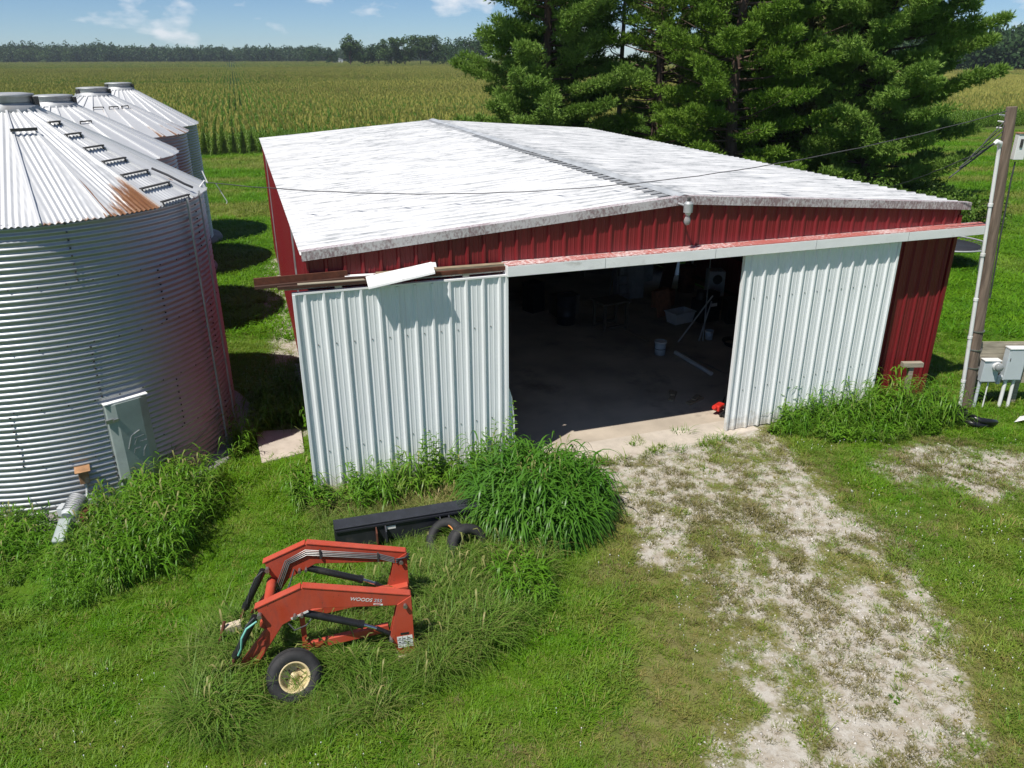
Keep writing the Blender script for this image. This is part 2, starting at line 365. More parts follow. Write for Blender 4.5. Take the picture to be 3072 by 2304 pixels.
def gravel_mask(x, y):
    xl = np.interp(y, [3, 6, 7.7, 9.1, 10.75, 12.5, 14.2, 15.2], [1.9, 2.0, 2.2, 2.1, 1.7, 1.4, 1.0, .8])
    xr = np.interp(y, [3, 6.4, 7.5, 9.75, 13, 15.25, 16], [6.6, 6.5, 6.6, 6.7, 6.4, 6.1, 5.8])
    xl = xl + (fbm(x * .8, y * .8, 3) - .5) * 1.3; xr = xr + (fbm(x * .8 + 40, y * .8, 5) - .5) * 1.6
    band = sstep(0, 1.0, x - xl) * sstep(0, 1.2, xr - x)
    n = .55 * fbm(x * .9 + 5, y * .5 + 3, 21, 3) + .45 * fbm(x * 3.1, y * 2.2, 24, 5)
    path = band * (.37 + .60 * sstep(.37, .61, n))
    ell = 1 - np.sqrt(((x - 9.0 - (y - 13) * .15) / 2.5) ** 2 + ((y - 13.2) / 1.6) ** 2)
    ell2 = 1 - np.sqrt(((x - 9.9) / 1.5) ** 2 + ((y - 11.2) / .8) ** 2)
    p2 = sstep(.0, .45, np.maximum(ell, ell2)) * (.50 + .5 * sstep(.42, .60, fbm(x * 1.5, y * 1.5, 33)))
    s1 = sstep(.5, .0, np.abs(x - xl - .55)) * sstep(14.6, 13.6, y) * sstep(9.5, 10.5, y) * .9
    edge = to_shed(x, y)
    ap = sstep(-1.3, -.3, edge[1]) * sstep(.3, -.2, edge[1]) * sstep(4.0, 4.6, edge[0]) * sstep(9.6, 8.6, edge[0]) * sstep(.34, .5, fbm(x * 2, y * 2, 44))
    sidew = sstep(1.15, .3, -edge[0]) * (edge[0] < .1) * sstep(1.8, 3.0, edge[1]) * sstep(21, 18, edge[1]) * sstep(.40, .56, fbm(x * 1.0, y * .6, 71)) * .9
    return np.clip(np.maximum.reduce([path, p2, s1 * sstep(.3, .5, fbm(x * 2, y * 2, 9)), ap, sidew]), 0, 1)
def thin_mask(x, y):
    """short, browned grass along the drive"""
    xl = np.interp(y, [3, 6, 9.1, 10.75, 12.5, 14.2], [1.0, 1.1, 1.3, 1.2, 1.2, 1.0]); xr = np.interp(y, [3, 9, 13, 15], [6.9, 6.7, 6.4, 6.2])
    nn = (fbm(x * .9, y * .9, 55) - .5) * 1.2
    a = sstep(-.2, .7, x - xl + nn) * sstep(-.2, .8, xr - x + nn)
    far = sstep(33, 40, y) * sstep(.42, .60, fbm(x * .12 + y * .05, y * .45, 61)) * .75
    b = sstep(.55, .75, fbm(x * .35, y * .35, 81)) * .35
    return np.clip(np.maximum.reduce([a * .85, far, b]), 0, 1)
def corn_mask(x, y):
    a, b = to_shed(x, y); return ((b > 57) & (y < np.interp(x, [-600, 0, 40, 90, 600], [1300, 1300, 1000, 420, 420]))).astype(float) * 1.0

# ------------------------------------------------------------------ ground
def mk_ground():
    m, t, b = nmat('ground')
    def att(n):
        a = t.nodes.new('ShaderNodeAttribute'); a.attribute_name = n; return a.outputs['Fac']
    p = worldpos(t)
    n1 = noise_node(t, .6, 5, p); n2 = noise_node(t, 14, 5, p, .7); n3 = noise_node(t, 60, 4, p, .7); n0 = noise_node(t, 5, 5, p, .7)
    grass = mixrgb(t, n1.outputs['Fac'], (.060, .150, .006), (.115, .205, .012))
    grass = mixrgb(t, ramp(t, n2.outputs['Fac'], .35, .7), mixrgb(t, .45, grass, (.045, .075, .012)), grass)
    brown = mixrgb(t, n0.outputs['Fac'], (.13, .11, .035), (.30, .235, .125))
    c = mixrgb(t, mathn(t, 'MULTIPLY', att('thin'), .8), grass, brown)
    grav = mixrgb(t, n3.outputs['Fac'], (.37, .34, .29), (.62, .585, .52))
    grav = mixrgb(t, ramp(t, n0.outputs['Fac'], .42, .62), grav, (.36, .31, .24))
    nmid = noise_node(t, 3.2, 6, worldpos(t, (1, .8, 1)), .68)
    brk = mathn(t, 'ADD', mathn(t, 'MULTIPLY', mathn(t, 'SUBTRACT', n2.outputs['Fac'], .5), 1.3), mathn(t, 'MULTIPLY', mathn(t, 'SUBTRACT', nmid.outputs['Fac'], .5), 2.0))
    gm = ramp(t, mathn(t, 'ADD', att('gravel'), mathn(t, 'MULTIPLY', brk, ramp(t, att('gravel'), .02, .2))), .28, .72)
    c = mixrgb(t, gm, c, grav)
    corn = mixrgb(t, n1.outputs['Fac'], (.026, .050, .008), (.04, .065, .012))
    c = mixrgb(t, att('corn'), c, corn)
    t.links.new(c, b.inputs['Base Color']); b.inputs['Roughness'].default_value = .95; b.inputs['Specular IOR Level'].default_value = .15
    h = mathn(t, 'ADD', n2.outputs['Fac'], mathn(t, 'MULTIPLY', n3.outputs['Fac'], .5)); bump(t, b, h, .7, .03)
    return m
def axis(lo, f0, f1, hi, step, g=1.12):
    xs = list(np.arange(f0, f1 + 1e-6, step)); s = step; x = f0; left = []
    while x > lo: s *= g; x -= s; left.append(x)
    s = step; x = xs[-1]
    while x < hi: s *= g; x += s; xs.append(x)
    return np.array(left[::-1] + xs)
gx = axis(-3500, -13, 14, 3500, .11); gy = axis(-400, 3.5, 19, 4500, .11)
GX, GY = np.meshgrid(gx, gy); nx, ny = len(gx), len(gy)
V = np.stack([GX.ravel(), GY.ravel(), np.zeros(nx * ny)], 1)
I = (np.arange(ny - 1)[:, None] * nx + np.arange(nx - 1)[None, :]).ravel()
gme = np_mesh('ground', V, np.stack([I, I + 1, I + 1 + nx, I + nx], 1), mk_ground())
for nme, fn in (('gravel', gravel_mask), ('thin', thin_mask), ('corn', corn_mask)):
    a = gme.attributes.new(nme, 'FLOAT', 'POINT'); a.data.foreach_set('value', fn(V[:, 0], V[:, 1]).astype(np.float32))
tag(link_mesh('ground', gme), kind='structure', label='mown yard with worn gravel drive', cat='ground')

# ------------------------------------------------------------------ machine shed
W_, D_, ZE, ZR = 14.07, 20.76, 4.49, 5.01
HALF = W_ / 2; SL = (ZR - ZE) / HALF
def roof_z(a): return ZE + (HALF - abs(a - HALF)) * SL
shed = empty('machine_shed', B0, TH)
tag(shed, 'low red metal machine shed with worn white roof and two sliding doors', 'shed')
RIB = .305
def profile(x0, x1, phase=0.0, ht=.038):
    """x,h pairs of a ribbed sheet between x0 and x1"""
    pts = []
    k0 = int(math.floor((x0 - phase) / RIB)) - 1
    for k in range(k0, int((x1 - phase) / RIB) + 2):
        c = phase + k * RIB
        for dx, h in ((-.040, 0), (-.016, ht), (.016, ht), (.040, 0), (.092, 0), (.102, .006), (.116, .006), (.126, 0), (.178, 0), (.188, .006), (.202, .006), (.212, 0)):
            pts.append((c + dx, h))
    ins = [(x, h) for x, h in pts if x0 + 1e-4 < x < x1 - 1e-4]
    return [(x0, 0 if not ins else 0.0)] + ins + [(x1, 0.0)]
def wall_sheet(x0, x1, zlo, zhi, phase=0.0, ht=.040):
    """ribs along z, rib side towards -y; zlo / zhi are functions of x"""
    pr = profile(x0, x1, phase, ht); mb = MB(); n = len(pr)
    vs = [(x, -h, zlo(x)) for x, h in pr] + [(x, -h, zhi(x)) for x, h in pr] + [(x, -h + .004, zlo(x)) for x, h in pr] + [(x, -h + .004, zhi(x)) for x, h in pr]
    fs = [(i, i + 1, i + 1 + n, i + n) for i in range(n - 1)] + [(2 * n + i, 3 * n + i, 3 * n + i + 1, 2 * n + i + 1) for i in range(n - 1)]
    fs += [(i, 2 * n + i, 2 * n + i + 1, i + 1) for i in range(n - 1)] + [(n + i, n + i + 1, 3 * n + i + 1, 3 * n + i) for i in range(n - 1)]
    mb.add(vs, fs); return mb
SHEET = .915
# front wall: a child per stretch, its sheets below it
front = MB().bar((.1, .16, 2.0), (3.3, .16, 2.0), .05, .12).bar((8.9, .16, 2.0), (13.85, .16, 2.0), .05, .12).bar((.1, .16, 3.96), (13.85, .16, 3.96), .06, .2).build('front_wall_framing', M['dark_wood'], shed)
x = .02
while x < 13.88:
    x1 = min(x + SHEET - .002, 13.90)
    jit = random.uniform(-.004, .004)
    wall_sheet(x, x1, lambda q: 3.86, lambda q: roof_z(q) - .06, .07).build('wall_panel', M['red_steel'], front, (0, .06 + jit, 0), fixn=False)
    x += SHEET
x = .02
while x < 13.88:
    x1 = min(x + SHEET - .002, 13.90)
    c0, c1 = (x, min(x1, 3.40)) if x < 3.4 else (max(x, 8.80), x1)
    if c1 - c0 > .03:
        wall_sheet(c0, c1, lambda q: .02, lambda q: 3.90, .07).build('wall_panel', M['red_steel'], front, (0, .085 + random.uniform(-.003, .003), 0), fixn=False)
    x += SHEET
# left, right and back walls from shared sheet meshes
side_me = None
def side_wall(name, wa, rot, skip=()):
    global side_me
    fr = MB()
    for z in (.3, 1.5, 2.8, 4.1): fr.bar((wa, .2, z), (wa, 10.58 if (wa > 5 and z < 2.2) else 20.5, z), .05, .1)
    if wa > 5:
        for z in (.3, 1.5): fr.bar((wa, 11.62, z), (wa, 20.5, z), .05, .1)
    f = fr.build(name, M['dark_wood'], shed)
    n = 23; w1 = 20.66 / n
    for i in range(n):
        b0 = .06 + i * w1
        lo = .02
        if any(s0 - .05 < b0 + w1 / 2 < s1 + .05 for s0, s1 in skip): lo = 2.15
        if lo > 1:
            o = wall_sheet(0, w1 - .002, lambda q: 2.15, lambda q: 4.43, .07, .018).build('wall_panel', M['red_steel'], f, fixn=False)
        else:
            if side_me is None:
                side_me = wall_sheet(0, w1 - .002, lambda q: .02, lambda q: 4.43, .07, .018).build('wall_panel', M['red_steel'], f, fixn=False); o = side_me
            else: o = link_mesh('wall_panel', side_me.data, f)
        if wa < 5: o.location = (.05, b0 + w1, 0); o.rotation_euler = (0, 0, -pi / 2)
        else: o.location = (13.93, b0, 0); o.rotation_euler = (0, 0, pi / 2)
    return f
side_wall('left_wall_framing', .16, 0)
side_wall('right_wall_framing', 13.80, 0, ((10.6, 11.6),))
bk = MB().bar((.2, 20.62, 3.9), (13.8, 20.62, 3.9), .05, .12).build('back_wall_framing', M['dark_wood'], shed)
x = .05
while x < 13.88:
    x1 = min(x + SHEET - .002, 13.92)
    o = wall_sheet(-x1, -x, lambda q: .02, lambda q: roof_z(-q) - .06, .0, .018).build('wall_panel', M['red_steel'], bk, (0, 20.68, 0), (0, 0, pi), fixn=False)
    x += SHEET
for bq in (3.2, 16.4): MB().box((.02, bq, 2.2), (.03, .09, 4.3)).build('seam_strip', M['galv_dull'], shed)
for a_, b_ in [(a, b) for b in (5.2, 10.4, 15.6) for a in (.35, 13.6)]: MB().box((a_, b_, 2.15), (.15, .15, 4.3)).build('post', M['dark_wood'], shed)
for b_ in (2.6, 5.2, 7.8, 10.4, 13.0, 15.6, 18.2):
    MB().bar((.2, b_, ZE - .28), (HALF, b_, ZR - .28), .08, .16).bar((HALF, b_, ZR - .28), (13.9, b_, ZE - .28), .08, .16).bar((.2, b_, ZE - .32), (13.9, b_, ZE - .32), .07, .12).build('roof_truss', M['dark_wood'], shed)
# concrete slab and apron
MB().box((6.97, 10.45, -.04), (13.7, 20.4, .11)).build('floor_slab', M['concrete_floor'], shed)
mb = MB(); ap = [(2.9, .244), (9.05, .244), (9.1, -.36), (6.6, -.52), (4.6, -.66), (2.9, -.7)]
mb.add([(x, y, .019) for x, y in ap] + [(x, y - (.05 if y < 0 else 0), -.05) for x, y in ap], [tuple(range(6))] + [(i, i + 6, (i + 1) % 6 + 6, (i + 1) % 6) for i in range(6)])
mb.build('apron', M['concrete'], shed)
# roof
roof = MB()
for k in range(8): 
    for s in (-1, 1):
        aa = HALF + s * (.15 + k * .97); roof.bar((aa, .03, roof_z(aa) - .10), (aa, D_ - .04, roof_z(aa) - .10), .045, .09)
roof = roof.build('roof', M['dark_wood'], shed)
NR = 23; RW = D_ / NR; LSL = math.hypot(HALF, ZR - ZE); ang = math.atan(SL)
def roof_sheet():
    """local x runs from the ridge down the slope, y across the ribs"""
    pr = profile(0, RW + .012, .075, .030); n = len(pr); L = LSL + .03; xs = np.linspace(0, L, 4); mb = MB(); vs = []
    for q in xs: vs += [(q, y, h) for y, h in pr]
    fs = [(j * n + i, (j + 1) * n + i, (j + 1) * n + i + 1, j * n + i + 1) for j in range(3) for i in range(n - 1)]
    vs2 = [(q[0], q[1], q[2] - .004) for q in vs]
    m = len(vs); e = 3 * n
    fs2 = [tuple(m + k for k in reversed(f)) for f in fs] + [(e + i, m + e + i, m + e + i + 1, e + i + 1) for i in range(n - 1)]
    mb.add(vs + vs2, fs + fs2); return mb
sh = None
for i in range(NR):
    for s in (1, -1):
        if sh is None: o = roof_sheet().build('roof_panel', M['roof'], roof, fixn=False); sh = o.data
        else: o = link_mesh('roof_panel', sh, roof)
        zz = .003 * (i % 2) + random.uniform(0, .002)
        if s > 0: o.location = (HALF, i * RW, ZR - .03 + zz); o.rotation_euler = (0, ang, 0)
        else: o.location = (HALF, (i + 1) * RW, ZR - .03 + zz); o.rotation_euler = Euler((0, ang, pi), 'XYZ')
rc = MB()
for s in (-1, 1):
    rc.add([(HALF, .0, ZR + .045), (HALF, D_, ZR + .045), (HALF + s * .17, D_, ZR + .012 - .17 * SL), (HALF + s * .17, 0, ZR + .012 - .17 * SL)], [(0, 1, 2, 3)])
rc = rc.build('ridge_cap', M['ridge'], roof)
comb = MB(); k = 0; y = .08
while y < D_ - .1:
    comb.box((HALF - .24, y, ZR - .24 * SL + .003), (.22, .13, .012), Matrix.Rotation(-ang, 3, 'Y')); y += RIB
comb.build('ridge_closure', M['galv_dull'], roof)
# rake trim on the front gable
for s in (-1, 1):
    a0, a1 = (0 - .01, HALF) if s < 0 else (HALF, W_ + .01)
    mb = MB(); vs = []
    for a in (a0, a1):
        z = roof_z(max(0, min(W_, a)))
        vs += [(a, -.035, z - .135), (a, -.035, z + .022), (a, .13, z + .022), (a, .13, z + .012), (a, -.02, z + .012), (a, -.02, z - .135)]
    mb.add(vs, [(i, (i + 1) % 6, (i + 1) % 6 + 6, i + 6) for i in range(6)] + [tuple(range(6)), tuple(reversed(range(6, 12)))])
    mb.build('rake_trim', M['fascia'], roof)
MB().box((13.905, .05, 2.12), (.09, .06, 4.24)).build('corner_trim', M['red_steel'], shed)
# door header: boxed track on the right, stripped track on the left
hd = MB().box((8.93, -.155, 3.965), (11.0, .38, .19)).build('track_header', M['white_trim'], shed, bevel=.006)
for i in range(4):
    a0 = 3.43 + i * 2.75
    MB().box((a0 + 1.375, -.185, 4.066), (2.742, .315, .012), Matrix.Rotation(.006 * (i % 2) - .003, 3, 'X')).build('header_cover', M['header_top'], hd)
for aq in (5.3, 7.6, 9.9, 12.2): MB().box((aq, -.3475, 3.965), (.006, .004, .188)).build('seam', M['galv_dull'], hd)
tr = MB().cyl((-.2, -.14, 3.945), (3.40, -.14, 3.945), .030).cyl((-.35, -.14, 3.945), (-.2, -.14, 3.945), .024).build('door_track', M['steel'], shed)
MB().box((2.3, -.10, 4.055), (2.25, .13, .04), Matrix.Rotation(R(.4), 3, 'Y')).build('board', M['old_wood'], tr)
MB().box((2.2, -.20, 4.00), (2.5, .03, .07)).build('board', M['rust'], tr)
MB().box((.25, -.10, 4.02), (2.1, .11, .045), Matrix.Rotation(R(-.7), 3, 'Y')).build('board', M['dark_wood'], tr)
MB().box((-.05, -.055, 4.095), (1.5, .04, .11), Matrix.Rotation(R(-.4), 3, 'Y')).build('board', M['rust'], tr)
MB().box((.30, -.21, 3.985), (1.5, .08, .05), Matrix.Rotation(R(.8), 3, 'Y')).build('board', M['dark_wood'], tr)
MB().box((.42, -.20, 4.018), (1.1, .09, .012), Matrix.Rotation(R(.8), 3, 'Y')).build('board', M['grey_wood'], tr)
MB().box((.95, -.06, 4.055), (.6, .12, .006), Matrix.Rotation(R(1.5), 3, 'Y')).build('tin_scrap', M['white_trim'], tr)
# loose bent tin lying on the bare track
mb = MB(); L = 1.12
prof = [(.10, -.02), (.0, .03), (-.24, -.09), (-.25, -.12)]
vs = []
for k, q in enumerate(np.linspace(0, 1, 6)):
    tw = .10 * q
    vs += [(q * L, y - .05 * q, z + .17 * q + tw * (-y) * .4 + (.03 if k == 5 and j == 0 else 0)) for j, (y, z) in enumerate(prof)]
fs = [(k * 4 + i, k * 4 + i + 1, k * 4 + 5 + i, k * 4 + 4 + i) for k in range(5) for i in range(3)]
mb.add(vs, fs); mb.add([(x, y, z - .004) for x, y, z in vs], [tuple(reversed(f)) for f in fs])
mb.add([(L, -.07, .20), (L + .07, -.06, .19), (L + .06, -.16, .13), (L, -.17, .14)], [(0, 1, 2, 3)])
mb.build('bent_tin', M['plastic_white'], tr, (.98, -.20, 4.03), fixn=False)
# sliding doors
def sliding_door(a0, a1, z0, z1, b, bent):
    d = MB()
    wdt = a1 - a0
    d.box(((a0 + a1) / 2, b + .035, z1 - .06), (wdt - .06, .05, .10)).box(((a0 + a1) / 2, b + .035, (z0 + z1) / 2), (wdt - .06, .05, .10)).box(((a0 + a1) / 2, b + .035, z0 + .08), (wdt - .06, .05, .10))
    d = d.build('sliding_door', M['grey_wood'], shed)
    n = 4; pw = (wdt - .05) / n
    for i in range(n):
        x0 = a0 + .025 + i * pw
        wall_sheet(x0, x0 + pw - .0015, lambda q: z0, lambda q: z1, a0 + .025 + .15).build('door_panel', M['white_steel'], d, (0, b + random.uniform(-.002, .002), 0), fixn=False)
    for aa in (a0, a1): MB().box((aa, b, (z0 + z1) / 2), (.05, .09, z1 - z0 + .02)).build('edge_trim', M['white_steel'], d, bevel=.005)
    MB().box(((a0 + a1) / 2, b + .01, z1 + .022), (wdt + .05, .10, .03)).build('top_rail', M['white_trim'], d)
    for k in range(int(wdt / RIB)):
        for z in (z0 + 1.0, z0 + 2.3):
            pass
    scr = MB()
    for k in range(int((wdt - .1) / RIB)):
        for z in (z0 + .9 + .02 * k, z1 - .9): scr.box((a0 + .22 + k * RIB + .09, b - .006, z), (.016, .012, .016))
    scr.build('screw', M['steel'], d)
    for q in (.2, .8): MB().box((a0 + wdt * q, b + .03, z1 + .06), (.12, .02, .10)).build('hanger', M['steel'], d)
    if bent:
        mb = MB(); pts = [(a1 + .02, b - .02, 1.75), (a1 + .10, b + .0, 1.5), (a1 + .16, b + .02, 1.0), (a1 + .15, b - .02, .35), (a1 + .02, b - .05, .25)]
        pt2 = [(a1 + .02, b + .02, z) for _, _, z in pts]
        mb.add(pts + pt2, [(i, i + 1, i + 6, i + 5) for i in range(4)]); mb.add([(x, y + .004, z) for x, y, z in pts + pt2], [(i + 5, i + 6, i + 1, i) for i in range(4)])
        mb.build('torn_skin', M['white_steel'], d, fixn=False)
    return d
o = sliding_door(-.21, 3.45, .03, 3.85, -.20, True); o['label'] = 'white sliding door left of the opening'
o = sliding_door(8.38, 12.13, .03, 3.84, -.20, False); o['label'] = 'white sliding door right of the opening'
# side doorway frame in the right wall
MB().box((13.88, 10.60, 1.07), (.14, .06, 2.14)).box((13.88, 11.60, 1.07), (.14, .06, 2.14)).box((13.88, 11.1, 2.16), (.14, 1.06, .06)).build('side_door_frame', M['white_trim'], shed)
# yard light on the gable peak
yl = empty('yard_light', shed_to_world(6.95, -.30, 4.78), TH)
tag(yl, 'grey barn light with clear bulb hanging at the gable peak', 'lamp')
MB().cyl((0, 0, .0), (0, 0, .16), .085, .085, 20).cyl((0, 0, .16), (0, 0, .20), .085, .05, 20).build('housing', M['galv_dull'], yl)
MB().cyl((0, 0, .20), (0, 0, .25), .032, .028, 12).lathe([(.03, .25), (.028, .27), (.001, .285)], 12).build('photocell', M['dark_iron'], yl)
MB().tube([(0, .02, .10), (-.05, .16, .12), (-.05, .33, .12)], .022).build('bracket', M['galv_dull'], yl)
MB().cyl((0, 0, -.05), (0, 0, 0), .045, .06, 16).build('socket', M['plastic_white'], yl)
MB().lathe([(.03, -.05), (.045, -.09), (.062, -.14), (.06, -.19), (.04, -.225), (.001, -.24)], 18).build('bulb', M['glass'], yl)

# ------------------------------------------------------------------ grain bins
def polar(c, ang_deg, r, z): a = R(ang_deg); return Vector((c[0] + r * math.cos(a), c[1] + r * math.sin(a), z))
def ring_mesh(Rr, h, ncor, n=120, per=8):
    rows = ncor * per + 1; zs = np.linspace(0, h, rows); rr = Rr + .016 * np.sin(zs / h * ncor * 2 * pi)
    th = np.linspace(0, 2 * pi, n, endpoint=False)
    V = np.stack([(rr[:, None] * np.cos(th)), (rr[:, None] * np.sin(th)), np.repeat(zs[:, None], n, 1)], 2).reshape(-1, 3)
    i = np.arange(rows - 1)[:, None] * n; k = np.arange(n)[None]; k2 = (k + 1) % n
    F = np.stack([(i + k), (i + k2), (i + n + k2), (i + n + k)], 2).reshape(-1, 4)
    return np_mesh('wall_ring', V, F, M['bin_wall'], True)
def make_bin(c, Rr, he, npan, off, slope, label, kind, first=False):
    root = empty('grain_bin', (c[0], c[1], 0)); tag(root, label, 'grain bin', 'round galvanised grain bins in a row')
    nr = 5; h = he / nr; rm = ring_mesh(Rr, h - .001, 10, 120)
    for k in range(nr):
        ro = link_mesh('wall_ring', rm, root, (0, 0, k * h)); ro.rotation_euler = (0, 0, R(k * 26))
        if first:
            mb = MB()
            for j in range(7):
                a = 2 * pi * j / 7
                for q in range(8): mb.box(((Rr + .02) * math.cos(a), (Rr + .02) * math.sin(a), h * (q + .5) / 8), (.024, .024, .024))
            for j in range(48):
                a = 2 * pi * j / 48; mb.box(((Rr + .012) * math.cos(a), (Rr + .012) * math.sin(a), .02), (.02, .02, .02))
            mb.build('bolts', M['dark_iron'], ro, fixn=False)
    MB().lathe([(Rr - .05, .135), (Rr + .05, .13), (Rr + .36, .12), (Rr + .42, -.05)], 48).build('base_slab', M['grey_concrete'], root)
    MB().lathe([(Rr + .02, .08), (Rr + .055, .08), (Rr + .055, .11), (Rr + .02, .11)], 96).build('base_hoop', M['galv'], root)
    # roof
    t = math.tan(R(slope)); half = pi / npan; r0, r1 = .50, (Rr + .10)
    def panel(rust=None):
        nv, ns = (12, 61) if first else (4, 9)
        vs = []; ru = []
        for v in np.linspace(0, 1, nv):
            rho = (r0 + (r1 - r0) * v) * math.cos(half)
            for s in np.linspace(-1, 1, ns):
                y = s * rho * math.tan(half); z = he + (Rr - rho) * t
                z += (.013 * math.sin(y * 2 * pi / .088) * min(1, 8 * (1 - abs(s))) if first else 0)
                vs.append((rho, y, z)); ru.append(rust(s, v) if rust else 0.0)
        fs = [(j * ns + i, (j + 1) * ns + i, (j + 1) * ns + i + 1, j * ns + i + 1) for j in range(nv - 1) for i in range(ns - 1)]
        me = np_mesh('roof_panel', vs, fs, M['bin_roof'], True)
        a = me.attributes.new('rust', 'FLOAT', 'POINT'); a.data.foreach_set('value', ru); return me
    base = panel()
    # a low flange at each seam
    rb = MB(); ra = r0 * 1.0; rbm = None
    p0 = (r0, 0, he + (Rr - r0 * math.cos(half)) * t + .015); p1 = (r1, 0, he + (Rr - r1 * math.cos(half)) * t + .015)
    for k in range(npan):
        a = R(off) + 2 * pi * (k + .5) / npan; deg = (math.degrees(a) + 180) % 360 - 180
        me = base
        if first:
            if -32 < deg < -26: me = panel(lambda s, v: 1.12 * max(0, (v - .60) / .40) ** .55 * (.74 + .26 * s) + (.5 if (s < -.86 and .25 < v) else 0))
            elif -50 < deg < -44: me = panel(lambda s, v: .62 * max(0, (v - .90) / .10) + (.3 if s > .9 and v > .6 else 0))
            elif 2 < deg < 10: me = panel(lambda s, v: .85 * max(0, 1 - abs(v - .60) / .16) * max(0, -s * 1.3 + .1) + .8 * max(0, 1 - math.hypot((v - .80) / .12, (s + .2) / .5)))
            elif -68 < deg < -62: me = panel(lambda s, v: .4 * max(0, 1 - abs(v - .45) / .1))
        elif kind == 'b' and -70 < deg < 20: me = panel(lambda s, v: .42 * (abs(s) > .7) * (v > .2) + .5 * max(0, (v - .9) * 8))
        link_mesh('roof_panel', me, root, (0, 0, 0), (0, 0, a))
        a2 = R(off) + 2 * pi * k / npan
        if rbm is None:
            o = rb.bar(p0, p1, .035, .045).build('roof_rib', M['bin_roof'], root); rbm = o.data
        else: o = link_mesh('roof_rib', rbm, root)
        o.rotation_euler = (0, 0, a2)
    zt = he + (Rr - r0) * t
    col = MB().lathe([(.56, zt - .06), (.56, zt + .06), (.47, zt + .075), (.47, zt + .12)], 40).build('collar', M['galv_dull'], root)
    MB().lathe([(.47, zt + .10), (.47, zt + .20), (.50, zt + .21), (.50, zt + .245), (.36, zt + .262), (.001, zt + .27)], 40).build('roof_lid', M['galv_dull'], root)
    MB().box((.52, .1, zt + .12), (.05, .14, .16)).box((-.3, -.42, zt + .12), (.12, .05, .14)).build('lid_clamp', M['dark_iron'], root)
    return root, zt
b1, zt1 = make_bin(BINS[0], 3.05, 5.11, 20, -20.6, 30.5, 'nearest grain bin, with a wall door, rusted corrugated roof sheets and ladder', 'a', True)
b2, _ = make_bin(BINS[1], 2.75, 5.05, 24, 4, 29, 'second nearest grain bin, smooth roof sheets partly hidden by the nearest bin', 'c')
b3, _ = make_bin(BINS[2], 2.75, 5.04, 24, 7, 28.5, 'third grain bin along, rust streaks on the roof seams', 'b')
b4, _ = make_bin(BINS[3], 2.72, 4.92, 30, 2, 31, 'farthest grain bin beside the corn, clean bright roof', 'c')
# small roof steps on the bins behind
for root, bi, ang_ in ((b2, 1, -52), (b2, 1, -30), (b3, 2, -60), (b3, 2, -38), (b3, 2, -18)):
    he = BINS[bi][3]; Rr = BINS[bi][2]; r_ = 1.25; z = he + (Rr - r_) * math.tan(R(28.8)) + .07
    MB().bar(polar((0, 0), ang_ - 7, r_, z), polar((0, 0), ang_ + 7, r_, z), .03, .03).bar(polar((0, 0), ang_ - 7, r_, z), polar((0, 0), ang_ - 7, r_, z - .08), .02, .02, (1, 0, 0)).bar(polar((0, 0), ang_ + 7, r_, z), polar((0, 0), ang_ + 7, r_, z - .08), .02, .02, (1, 0, 0)).build('roof_step', M['dark_iron'], root)
# roof ladder steps and wall ladder of the nearest bin
t1 = math.tan(R(30.5)); ac = R(-20.6 + 9)
def roof1(u, s, lift=.0):
    """point on the ladder sheet: u distance from axis, s sideways"""
    z = 5.11 + (3.05 - u) * t1 + lift; return Vector((u * math.cos(ac) - s * math.sin(ac), u * math.sin(ac) + s * math.cos(ac), z))
for u in (3.08, 2.72, 2.36, 2.0, 1.64, 1.28, .95):
    hw = min(.40, u * math.tan(R(9)) - .02)
    mb = MB().bar(roof1(u, -hw, .06), roof1(u, hw, .06), .06, .025)
    for s in (-hw + .02, hw - .02): mb.bar(roof1(u, s, .06), roof1(u + .03, s, -.01), .02, .02, (1, 0, 0.2))
    mb.build('roof_step', M['dark_iron'], b1)
MB().bar(polar((0, 0), -58, 1.15, 5.11 + 1.9 * t1 + .1), polar((0, 0), -38, 1.15, 5.11 + 1.9 * t1 + .1), .05, .05).build('roof_step', M['dark_iron'], b1)
MB().tube([roof1(2.35, .50, .06), roof1(2.6, .58, .08), roof1(2.85, .66, .07), roof1(2.95, .76, .05)], .022).build('cable_loop', M['wire'], b1)
for ang_, r_, hi, m in ((-6.0, 3.14, 5.1, .022), (5.0, 3.12, 5.15, .013)):
    MB().bar(polar((0, 0), ang_, r_, .15), polar((0, 0), ang_ - .8, r_, hi), .05 if m > .02 else .025, .03, (1, 0, 0)).build('ladder_rail', M['galv_dull'], b1)
for k in range(11):
    z = .55 + k * .42; a0 = -6.2 + random.uniform(-2.5, 2); a1 = a0 + random.choice((3, 4.5, 10.5)); dz = random.uniform(-.10, .12)
    MB().tube([polar((0, 0), a0, 3.10, z), polar((0, 0), a1, 3.11, z + dz)], .011, 6).build('ladder_rung', M['galv_dull'], b1)
MB().tube([polar((0, 0), a, 3.12, .55 + .5 * math.sin((a + 30) / 40 * 1.2)) for a in range(-32, 12, 4)], .008, 6).build('loose_cable', M['wire_grey'], b1)
